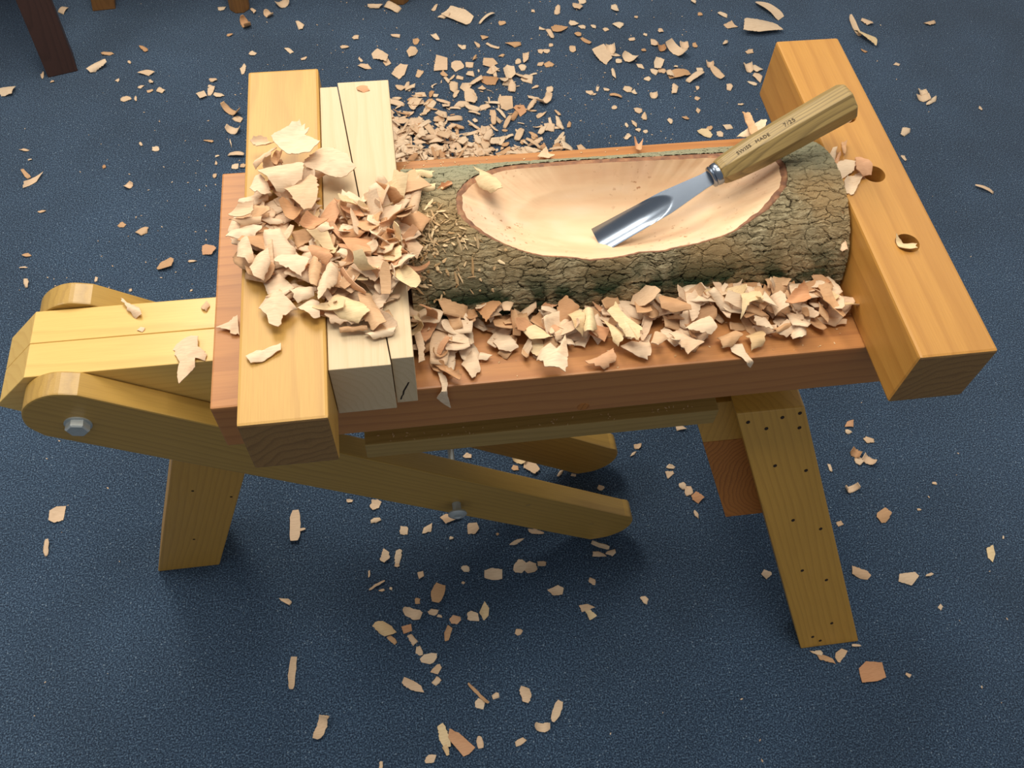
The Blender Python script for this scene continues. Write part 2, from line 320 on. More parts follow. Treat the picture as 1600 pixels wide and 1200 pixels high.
# blocks between the right-hand legs
def lean(z): return 30.45+.3529*(z+171)+48.2
def blk(name, z1, z0, xl1, xl0, wd, mat):
    f = lambda x, z: [(x, lean(z), z), (x+wd, lean(z), z), (x+wd, 314-lean(z), z), (x, 314-lean(z), z)]
    return hexa(name, f(xl0, z0), f(xl1, z1), mat, B, .0012)
blk('packing_block', -203.4, -266.6, 548, 571, 95, m_leg)
blk('cross_block', -267, -408, 571, 623, 95, m_end)['label'] = 'cross block showing curved growth rings'
box('packing_block', 572, 668, 82, 232, -203, -171.4, m_leg, B, .001)
# legs
def leg(f0, f1, g0, g1, th, mir=False):       # front face: bottom corners f0,f1, top corners g0,g1, thickness along y
    a = [f0, f1, (f1[0], f1[1]+th, f1[2]), (f0[0], f0[1]+th, f0[2])]; b = [g0, g1, (g1[0], g1[1]+th, g1[2]), (g0[0], g0[1]+th, g0[2])]
    if mir: a = [(x, 314-y, z) for x, y, z in a]; b = [(x, 314-y, z) for x, y, z in b]
    o = hexa('leg', a, b, m_leg, B, .0022)
    q = Vector((0, 0, 1)).rotation_difference((sum((Vector(v) for v in b), Vector())-sum((Vector(v) for v in a), Vector())).normalized())
    o.data.transform(q.inverted().to_matrix().to_4x4()); o.rotation_euler = q.to_euler(); return o    # grain runs down the leg
RL = ((771, -140.4, -655), (868, -140.4, -655), (588.6, 30.4, -171), (676.4, 30.4, -171))
leg(*RL, 47.7); leg(*RL, 47.7, True)
leg((-245.4, 113, -655), (-147.2, 113, -655), (-83, 113, -171.5), (20, 113, -171.5), 89)
for px_, z in ((606, -186), (632, -199), (650, -184), (672, -180), (676, -203), (655, -262), (700, -276), (745, -388), (735, -470), (778, -497), (700, -365), (810, -600), (785, -628), (800, -640)):
    yy = 30.4+.3529*(z+171)
    lathe('screw_hole', (px_, yy, z), (0, -1, .353), [(-1, 2.6), (.35, 2.6), (.5, 1.6)], m_hole, B, 10)
for px_, z in ((-121, -385), (-75, -415), (-160, -545)):
    lathe('screw_hole', (px_, 113, z), (0, -1, 0), [(-1, 2), (.3, 2), (.4, 1)], m_hole, B, 10)

# ------------------------------------------------------------------ the two pine wedges
def wedge(name, f, bk, zt, label, chip=False):
    (a0, a1, ya), (b0, b1, yb) = f, bk
    o = hexa(name, [(a0, ya, .2), (a1, ya, .2), (b1, yb, .2), (b0, yb, .2)], [(a0, ya, zt), (a1, ya, zt), (b1, yb, zt), (b0, yb, zt)], m_wedge, None, .0009)
    return tag(o, label, 'wedge', 'pair of raw pine wedges')
w1 = wedge('wooden_wedge', (125.6, 182.8, -19.5), (125.6, 145.2, 371), 77.5, 'raw pale pine wedge touching the left beam, wide end nearest the viewer')
w2 = wedge('wooden_wedge', (183.3, 204, -13.5), (145.7, 204, 377), 78, 'raw pale pine wedge between the other wedge and the log, narrow end nearest')
crk = lathe('crack', (193, -13.6, 20), (0, 1, 0), [(-.3, .1), (.2, .1)], m_hole, w2, 6)
cv = [(188, 6), (189.5, 12), (191, 15), (192, 21), (194.5, 27), (196, 31), (197.6, 36), (196.2, 36), (194.3, 31), (192.6, 27), (190.2, 21), (189.4, 15), (187.6, 11), (186.5, 6)]
me = mesh([tuple(P(x, -13.7, z)) for x, z in cv]+[tuple(P(x, -13.2, z)) for x, z in cv], [tuple(range(len(cv)))]+[(i, (i+1) % len(cv), len(cv)+(i+1) % len(cv), len(cv)+i) for i in range(len(cv))])
bpy.data.objects.remove(crk); fin(me); ck = link('crack', me, m_hole, w2, P(192, -13.5, 20)); ck['label'] = 'black zigzag crack'

# ------------------------------------------------------------------ the log with its carved hollow
LX0, LX1, YC, RY, RZ, RB = 208., 675., 172., 93., 92., 102.
def cyl(x, th):
    f = 1+.012*noise.noise(Vector((x*.008, th*1.5, 3.)))
    return (x, YC+(RB if th < math.pi/2 else RY)*f*math.cos(th), RZ*f*math.sin(th))
rim_raw = [(261, 161), (270, 187), (288, 207), (321, 226), (364, 230), (414, 231), (470, 227), (527, 223), (576, 219), (610, 211), (619, 194), (616, 166), (605, 147), (581, 127), (536, 110), (480, 103), (446, 102), (419, 100), (395, 100), (372, 103), (333, 108), (295, 122), (273, 137)]
CX, CT = 438., math.pi/2
def th_of(y): return math.acos(max(-1, min(1, (y-YC)/(RB if y > YC else RY))))
rp = [(x-CX, (th_of(y)-CT)*RY) for x, y in rim_raw]
NP = 900
segs = []; n = len(rp)
def cr(p0, p1, p2, p3, t):
    return tuple(.5*(2*p1[i]+(p2[i]-p0[i])*t+(2*p0[i]-5*p1[i]+4*p2[i]-p3[i])*t*t+(3*p1[i]-p0[i]-3*p2[i]+p3[i])*t**3) for i in range(2))
dense = [cr(rp[i-1], rp[i], rp[(i+1) % n], rp[(i+2) % n], k/40) for i in range(n) for k in range(40)]
dl = [0.]
for i in range(len(dense)): dl.append(dl[-1]+math.dist(dense[i], dense[(i+1) % len(dense)]))
rim = []
j = 0
for k in range(NP):
    d = dl[-1]*k/NP
    while dl[j+1] < d: j += 1
    t = (d-dl[j])/(dl[j+1]-dl[j]+1e-9); a, b = dense[j], dense[(j+1) % len(dense)]
    x, s = a[0]+(b[0]-a[0])*t, a[1]+(b[1]-a[1])*t
    q = 1+.012*noise.noise(Vector((x*.05, s*.05, 1.)))+.005*noise.noise(Vector((x*.2, s*.2, 5.)))
    rim.append((x*q, s*q))
NR = 84; TH0, TH1 = (0.02-CT)*RY, (math.pi-.02-CT)*RY
def edge(x, s):                                # where the ray from the hollow's centre meets the rectangle
    ts = []
    if x > 1e-6: ts.append((LX1-CX)/x)
    if x < -1e-6: ts.append((LX0-CX)/x)
    if s > 1e-6: ts.append(TH1/s)
    if s < -1e-6: ts.append(TH0/s)
    t = min(ts); return x*t, s*t
LOG = empty('bark_log', P(440, 172, 0))
tag(LOG, 'halved log with cracked grey-green bark and a long hollow carved into it', 'log')
# snap four rim samples to the rectangle's corners so the ends stay square
eds = [edge(*r) for r in rim]
for cxn, csn in ((LX0-CX, TH0), (LX0-CX, TH1), (LX1-CX, TH0), (LX1-CX, TH1)):
    k = min(range(NP), key=lambda i: math.dist(eds[i], (cxn, csn))); eds[k] = (cxn, csn)
vs_ = []; uvs = []
for k in range(NR+1):
    t = (k/NR)**1.05
    for (x, s), (ex, es) in zip(rim, eds):
        X, T = x+(ex-x)*t, s+(es-s)*t
        th = CT+T/RY
        vs_.append(tuple(P(*cyl(CX+X, th)))); uvs.append(((CX+X)*.001, th))
fs = [(k*NP+i, k*NP+(i+1) % NP, (k+1)*NP+(i+1) % NP, (k+1)*NP+i) for k in range(NR) for i in range(NP)]
me = mesh(vs_, fs, True); uvl = me.uv_layers.new(name='UVMap')
for lp in me.loops:
    u, v = uvs[lp.vertex_index]; uvl.data[lp.index].uv = (u, v*.093)
bm = bmesh.new(); bm.from_mesh(me); bmesh.ops.recalc_face_normals(bm, faces=bm.faces)
fc = max(bm.faces, key=lambda f: f.calc_center_median().z)
if fc.normal.z < 0: bmesh.ops.reverse_faces(bm, faces=bm.faces)
bm.to_mesh(me); bm.free()
bark = link('bark', me, m_bark, LOG, P(440, 172, 0)); bark['label'] = 'deeply cracked grey-green bark'
# red-brown ring of inner bark, a sloping band 6 mm deep
def rimpt(i, inset, drop):
    x, s = rim[i]; L_ = math.hypot(x, s)
    # inward normal in the developed plane
    a, b = rim[i-3], rim[(i+3) % NP]; tx, ts = b[0]-a[0], b[1]-a[1]; tl = math.hypot(tx, ts); nx, ns = -ts/tl, tx/tl
    if nx*x+ns*s > 0: nx, ns = -nx, -ns
    x, s = x+nx*inset, s+ns*inset; th = CT+s/RY; X, Y, Z = cyl(CX+x, th)
    return Vector((X, Y-math.cos(th)*drop, Z-math.sin(th)*drop))
def bw(i):                                    # the bark edge shows widest at the back and the two ends
    x, s = rim[i]; return 6. if s < -20 or x < -150 or x > 130 else (1.2 if s > 30 else 2.5)
bws = [bw(i) for i in range(NP)]; bws = [sum(bws[(i+d) % NP] for d in range(-25, 26))/51*(1+.3*noise.noise(Vector((i*.07, 0, 0)))) for i in range(NP)]
rows = [[rimpt(i, -1.5, 3.2) for i in range(NP)], [rimpt(i, .2, 1.4) for i in range(NP)], [rimpt(i, bws[i]*.5, 2.2) for i in range(NP)], [rimpt(i, bws[i], 4.) for i in range(NP)]]
me = mesh([tuple(P(*v)) for r in rows for v in r], [(k*NP+i, k*NP+(i+1) % NP, (k+1)*NP+(i+1) % NP, (k+1)*NP+i) for k in range(3) for i in range(NP)], True)
link('inner_bark_ring', me, m_inner, LOG, P(440, 172, 0))
# hollow
inn = rows[3]; ctr = Vector((438, 168, 0)); ZB = 31.; NQ = 60
vs_ = []
smo = [sum((inn[(i+d) % NP] for d in range(-104, 105, 8)), Vector())/27 for i in range(NP)]
for k in range(NQ+1):
    q = 1-k/NQ*.985; bl = min(1, k/14)
    for i in range(NP):
        p = inn[i].lerp(smo[i], bl); X = ctr.x+(p.x-ctr.x)*q; Y = ctr.y+(p.y-ctr.y)*q
        Zr = p.z; Z = ZB+(Zr-ZB)*(q**2.6)
        # scooped facets left by the gouge, strongest on the back wall
        v = noise.voronoi(Vector((X*.045, Y*.03, Z*.03)))[0]; am = (1.4 if Y > 190 else .7)*max(0, min(1, (q-.45)*3))+.35
        Z -= am*(.5-v[0])*min(1, k/6)
        Z += .5*noise.noise(Vector((X*.02, Y*.05, 2)))*min(1, k/6)
        vs_.append(tuple(P(X, Y, Z)))
fs = [(k*NP+i, k*NP+(i+1) % NP, (k+1)*NP+(i+1) % NP, (k+1)*NP+i) for k in range(NQ) for i in range(NP)]+[tuple(NQ*NP+i for i in range(NP))]
me = mesh(vs_, fs, True); link('carved_hollow', me, m_bowl, LOG, P(440, 172, 0))['label'] = 'smooth pale pinkish carved hollow'
# sawn ends and flat underside
m_sawn = wood('sawn_log_end', 'b98a5c', '7d5434', axis='X', rough=.75, period=.005, off=(0, 0, 0), knots=False)
for X, s in ((LX0+1, 1), (LX1-1, -1)):
    a = [cyl(X, .02+(math.pi-.04)*i/60) for i in range(61)]
    a = [(x, YC+(y-YC)*.965, z*.965+.2) for x, y, z in a]; b = [(x+s*6, y, z) for x, y, z in a]
    m_ = len(a); me = mesh([tuple(P(*p)) for p in a+b], [tuple(range(m_)), tuple(range(2*m_-1, m_-1, -1))]+[(i, (i+1) % m_, m_+(i+1) % m_, m_+i) for i in range(m_)])
    fin(me); link('sawn_end', me, m_sawn, LOG, P(X, YC, 0))
box('flat_underside', LX0+2, LX1-2, YC-88, YC+88, .3, 4, m_sawn, LOG, 0)

# ------------------------------------------------------------------ gouge
T = Vector((411.5, 142.2, 40.0)); E = Vector((681.2, 215.1, 147.0)); ax = (E-T).normalized(); LEN = (E-T).length
sd = ax.cross(Vector((0, 0, 1))).normalized(); up = sd.cross(ax).normalized()
rl = math.radians(-26); sd, up = sd*math.cos(rl)+up*math.sin(rl), up*math.cos(rl)-sd*math.sin(rl)
G = empty('wood_gouge', P(*((T+E)/2))); tag(G, 'carving gouge with octagonal ash handle and bright steel blade resting in the hollow', 'gouge')
def GP(d, a, b): return tuple(P(*(T+ax*d+sd*a+up*b)))
NECK = LEN*0.460
NS = 22; rows = []
ND = 70
for k in range(ND+1):
    d = NECK*k/ND; t = d/NECK
    hw = 14.6-3.*t-4.6*max(0, t-.6)/.4
    if t > .93: hw += (t-.93)/.07*1.0
    dep = 5.8*(hw/14.6); rise = 0 if t < .38 else dep*((t-.38)/.27)**1.6
    top_, bot = [], []
    for i in range(NS+1):
        u = -1+2*i/NS; a = u*hw
        arc = dep*((1-math.sqrt(max(0, 1-(u*.86)**2)))/(1-math.sqrt(1-.86**2))-1)
        zt_ = min(0., arc+rise); zb_ = arc-2.0*min(1, .2+t*4)-1.5*t
        top_.append(GP(d, a, zt_)); bot.append(GP(d, a, min(zb_, zt_-.5)))
    rows.append(top_+bot[::-1])
m_ = len(rows[0]); me = mesh([v for r in rows for v in r], [(k*m_+i, k*m_+(i+1) % m_, (k+1)*m_+(i+1) % m_, (k+1)*m_+i) for k in range(ND) for i in range(m_)]+[tuple(range(m_)), tuple(range((ND+1)*m_-1, ND*m_-1, -1))])
fin(me); me.shade_smooth(); me.set_sharp_from_angle(angle=.7); link('blade', me, m_steel, G, P(*(T+ax*NECK*.5)))['label'] = 'polished steel scoop-shaped blade'
def ring(d, r, n, rot=0, sq=1.): return [GP(d, r*math.cos(2*math.pi*(i+rot)/n), r*sq*math.sin(2*math.pi*(i+rot)/n)-1) for i in range(n)]
def loft(name, rs, mat, flat=True):
    n = len(rs[0]); me = mesh([v for r in rs for v in r], [(k*n+i, k*n+(i+1) % n, (k+1)*n+(i+1) % n, (k+1)*n+i) for k in range(len(rs)-1) for i in range(n)]+[tuple(range(n)), tuple(range(len(rs)*n-1, (len(rs)-1)*n-1, -1))])
    fin(me)
    if not flat: me.shade_smooth(); me.set_sharp_from_angle(angle=.9)
    bm_ = bmesh.new(); bm_.from_mesh(me); cc = sum((v.co for v in bm_.verts), Vector())/len(bm_.verts); bm_.free()
    # local x runs along the tool so that its grain does too
    R_ = Matrix((ax, sd, up)).transposed().to_4x4(); me.transform(Matrix.Translation(-cc)); me.transform(R_.inverted())
    o = bpy.data.objects.new(name, me); C.objects.link(o); o.parent = G; o.matrix_local = Matrix.Translation(cc-WORLD[G.name]) @ R_; me.materials.append(mat); WORLD[o.name] = cc; return o
loft('ferrule', [ring(NECK-2, 9, 32), ring(NECK-1, 11.2, 32), ring(NECK+1, 11.8, 32), ring(NECK+2, 10.8, 32), ring(NECK+3, 11.8, 32), ring(NECK+7, 12.4, 32), ring(NECK+9, 12, 32)], m_steel, False)
H0 = NECK+8
sd, up = sd, up
def octr(d, r, c=.93):                          # octagon with slightly rounded corners
    pts = []
    for i in range(8):
        for o_ in (-.03, .03):
            a = 2*math.pi*(i+.5+o_)/8; rr = r/math.cos(math.pi/8)*c/ math.cos(2*math.pi*abs(.0)/8); pts.append(HP(d, rr*math.cos(a), rr*math.sin(a)))
    return pts
HL = LEN-H0; hr = math.radians(25); sdh, uph = sd*math.cos(hr)+up*math.sin(hr), up*math.cos(hr)-sd*math.sin(hr)
def HP(d, a, b): return tuple(P(*(T+ax*d+sdh*a+uph*b-up)))
hs = [(0, 11.5), (2, 13.6), (8, 15), (22, 16.8), (45, 18.6), (80, 19.4), (HL-22, 20.2), (HL-3, 20.2), (HL-1, 19.4), (HL, 18)]
handle = loft('handle', [octr(H0+d, r) for d, r in hs], m_handle)
# burnt-in writing on the upper facet
fn = uph
for txt, d, sz in (('SWISS', H0+23, 5.8), ('MADE', H0+45, 5.8), ('7/25', H0+78, 6.8)):
    cu = bpy.data.curves.new('lettering', 'FONT'); cu.body = txt; cu.size = sz*S; cu.extrude = .00015; cu.space_character = 1.1
    to = bpy.data.objects.new('lettering', cu); C.objects.link(to); cu.materials.append(m_ink)
    yv = fn.cross(ax).normalized()
    hr_ = lambda q: next(a[1]+(b[1]-a[1])*(q-a[0])/(b[0]-a[0]) for a, b in zip(hs, hs[1:]) if a[0] <= q <= b[0])*.93/math.cos(math.pi/8)*math.cos(2*math.pi*.47/8)
    r0, r1 = hr_(d-H0), hr_(d-H0+19); tx = (ax+fn*(r1-r0)/19).normalized(); yv = fn.cross(tx).normalized()
    loc = P(*(T+ax*d+fn*(r0+.25)-up-yv*2.5))
    Mx = Matrix((tx, yv, tx.cross(yv))).transposed().to_4x4(); Mx.translation = loc-WORLD[G.name]
    bpy.context.view_layer.update(); dg = bpy.context.evaluated_depsgraph_get(); tm = bpy.data.meshes.new_from_object(to.evaluated_get(dg)); bpy.data.objects.remove(to)
    to = bpy.data.objects.new('lettering', tm); C.objects.link(to); to.parent = G; to.matrix_local = Mx
    if not tm.materials: tm.materials.append(m_ink)

# ------------------------------------------------------------------ furniture at the far edge
def plank(name, x0, x1, y0, y1, z0, z1, mat, par): return box(name, x0, x1, y0, y1, z0, z1, mat, par, .003)
def splay_leg(fx, fy, tx, ty, zt, r0, r1, mat, par, n=4, rot=.5, taper=1.):
    rs = []
    for k in range(2):
        cx_, cy_, z, r = ((fx, fy, -655, r0), (tx, ty, zt, r1))[k]
        rs.append([tuple(P(cx_+r*math.cos(2*math.pi*(i+rot)/n), cy_+r*math.sin(2*math.pi*(i+rot)/n), z)) for i in range(n)])
    me = mesh(rs[0]+rs[1], [(i, (i+1) % n, n+(i+1) % n, n+i) for i in range(n)]+[tuple(range(n)), tuple(range(2*n-1, n-1, -1))])
    fin(me, .002); return link('leg', me, mat, par, P((fx+tx)/2, (fy+ty)/2, (-655+zt)/2))
D1 = empty('dark_bench', P(-600, 1560, -655)); tag(D1, 'dark-stained bench whose single heavy near leg stands top left on the carpet', 'bench')
splay_leg(-564, 1416, -576, 1500, -215, 48, 48, m_dark, D1, 4, .68); splay_leg(-1150, 1430, -1120, 1500, -215, 38, 38, m_dark, D1, 4, .62)
plank('seat', -1250, -530, 1440, 1800, -215, -160, m_dark, D1)
D2 = empty('brown_stool', P(-490, 1760, -655)); tag(D2, 'brown wooden stool with one square leg foot showing right of the dark leg', 'stool')
splay_leg(-489, 1650, -430, 1720, -240, 39, 39, m_brown, D2, 4, .56); splay_leg(-340, 1920, -340, 1900, -240, 34, 34, m_brown, D2, 4, .5)
plank('seat', -470, -300, 1650, 1960, -240, -195, m_brown, D2)
D3 = empty('octagonal_leg_bench', P(60, 1700, -655)); tag(D3, 'bench with two light brown octagonal legs just showing at the top edge', 'bench')
for xx in (-154, 247): splay_leg(xx, 1606, xx, 1660, -240, 26, 30, m_brown, D3, 8, .5)
for xx in (-154, 247): splay_leg(xx, 1960, xx, 1930, -240, 26, 30, m_brown, D3, 8, .5)
plank('seat', -260, 350, 1640, 1980, -240, -190, m_brown, D3)

# ------------------------------------------------------------------ shavings
def jag(poly, step=2.6, amp=.7, seed=0):
    out = []; n = len(poly)
    for i in range(n):
        (x0, y0), (x1, y1) = poly[i], poly[(i+1) % n]; L_ = math.hypot(x1-x0, y1-y0); m = max(1, int(L_/step)); am = amp*random.choice((.3, .5, 1.6))
        for k in range(m):
            t = k/m; x, y = x0+(x1-x0)*t, y0+(y1-y0)*t
            if k: x += am*(random.random()*2-1); y += am*(random.random()*2-1)
            out.append((x, y))
    return out
def flake_geo(poly, curl, ang, th=.8, rings=4, wav=.6):
    """thin curved plate over an outline (mm, centred); z in mm"""
    n = len(poly); cx_ = sum(p[0] for p in poly)/n; cy_ = sum(p[1] for p in poly)/n
    ca, sa = math.cos(ang), math.sin(ang)
    hw = max(2., max(abs(-(p[0]-cx_)*sa+(p[1]-cy_)*ca) for p in poly))
    sx = random.random()*50
    def z(x, y):
        v = (-(x-cx_)*sa+(y-cy_)*ca)/hw
        return -curl*(v*v-.35)+wav*noise.noise(Vector((x*.12+sx, y*.12, 0)))*2
    top_, bot = [], []
    for r in range(rings+1):
        q = r/rings
        for (x, y) in (poly if r else [(cx_, cy_)]):
            X, Y = cx_+(x-cx_)*q, cy_+(y-cy_)*q; h = z(X, Y); top_.append((X, Y, h+th/2)); bot.append((X, Y, h-th/2))
    nt = len(top_); fs = []
    for s, off in ((1, 0), (-1, nt)):
        for i in range(n):
            j_ = (i+1) % n
            f = (off, off+1+i, off+1+j_); fs.append(f if s > 0 else f[::-1])
            for r in range(1, rings):
                a = off+1+(r-1)*n; b = off+1+r*n; f = (a+i, b+i, b+j_, a+j_); fs.append(f if s > 0 else f[::-1])
    a = 1+(rings-1)*n
    for i in range(n):
        j_ = (i+1) % n; fs.append((a+j_, a+i, nt+a+i, nt+a+j_))
    return top_+bot, fs
def strip_geo(L_, W_, bend, th=.8, twist=0., cup=0.):
    nu, nv = max(9, int(abs(bend)*5)+5), 4; top_, bot = [], []; e1, e2 = random.uniform(.1, .8), random.uniform(.1, .5)
    R_ = L_/bend if abs(bend) > .05 else None; ph = random.random()*9
    for i in range(nu+1):
        u = i/nu-.5; wv = W_/2*(1-(e1 if u < 0 else e2)*abs(u*2)**3)*(1+.18*noise.noise(Vector((i*.6, ph, 0))))
        for k in range(nv+1):
            v = k/nv*2-1; y = v*wv+1.2*noise.noise(Vector((i*.4, ph, 4))); dz = cup*v*v
            for lst, o_ in ((top_, th/2), (bot, -th/2)):
                if R_:
                    a = u*bend; rr = R_-o_-dz; x = rr*math.sin(a); z = R_-rr*math.cos(a)
                else: x, z = u*L_, o_+dz
                tw = twist*u; lst.append((x, y*math.cos(tw)-z*math.sin(tw)*.0, z+y*math.sin(tw)))
    nt = len(top_); m = nv+1; fs = []
    for i in range(nu):
        for k in range(nv):
            a = i*m+k; fs.append((a, a+m, a+m+1, a+1)); fs.append((nt+a, nt+a+1, nt+a+m+1, nt+a+m))
    for i in range(nu):
        fs.append((i*m, nt+i*m, nt+(i+1)*m, (i+1)*m)); fs.append((i*m+nv, (i+1)*m+nv, nt+(i+1)*m+nv, nt+i*m+nv))
    for k in range(nv):
        fs.append((k, k+1, nt+k+1, nt+k)); q = nu*m+k; fs.append((q, nt+q, nt+q+1, q+1))
    return top_+bot, fs
def rpoly(L_, W_, n=None):
    n = n or random.randint(4, 8); pts = []
    ex = random.choice((.6, .9, 1.2)); o_ = random.random()
    for i in range(n):
        a = 2*math.pi*(i+.6*(random.random()-.5)+o_)/n; r = .72+.5*random.random()
        cx_, sy = math.cos(a), math.sin(a)
        pts.append((L_/2*r*math.copysign(abs(cx_)**ex, cx_), W_/2*r*math.copysign(abs(sy)**ex, sy)))
    return jag(pts, 2.2, min(.6, W_*.05))
def chip_geo(L_, W_, kind):
    if kind == 'c': return strip_geo(L_*1.35, W_, random.uniform(2., 3.6)*1, .8, random.uniform(-.3, .3))
    if kind == 's': return strip_geo(L_, W_, random.choice((-1, 1))*random.uniform(.3, .9), .8, random.uniform(-.4, .4), random.uniform(0, 1.2))
    if L_ < 9: return flake_geo(rpoly(L_, W_, 5), .8, 0, .6, 1, .2)
    return flake_geo(rpoly(L_, W_), random.choice((-1, 1, 1))*random.uniform(.04, .14)*max(L_, W_), random.uniform(-.5, .5), .8, 3, .35)
def rest(vs_, rot, base):                        # turn, then set the lowest point on base (mm)
    R_ = rot.to_matrix() if hasattr(rot, 'to_matrix') else rot
    q = [R_ @ Vector(v) for v in vs_]; mz = min(v.z for v in q); return [Vector((v.x, v.y, v.z-mz)) for v in q]
from mathutils import Euler
def put(vs_, fs, x, y, z, tone, label, group='wood shavings', name='wood_shaving', cat='wood shaving'):
    me = mesh([tuple(v*S) for v in vs_], fs, True); me.set_sharp_from_angle(angle=.9)
    o = link(name, me, SH[tone]); o.location = P(x, y, z); WORLD[o.name] = P(x, y, z)
    return tag(o, label, cat, group)
ORD = ['first', 'second', 'third', 'fourth', 'fifth', 'sixth', 'seventh', 'eighth', 'ninth', 'tenth', 'eleventh', 'twelfth', 'thirteenth', 'fourteenth', 'fifteenth', 'sixteenth', 'seventeenth', 'eighteenth', 'nineteenth', 'twentieth']

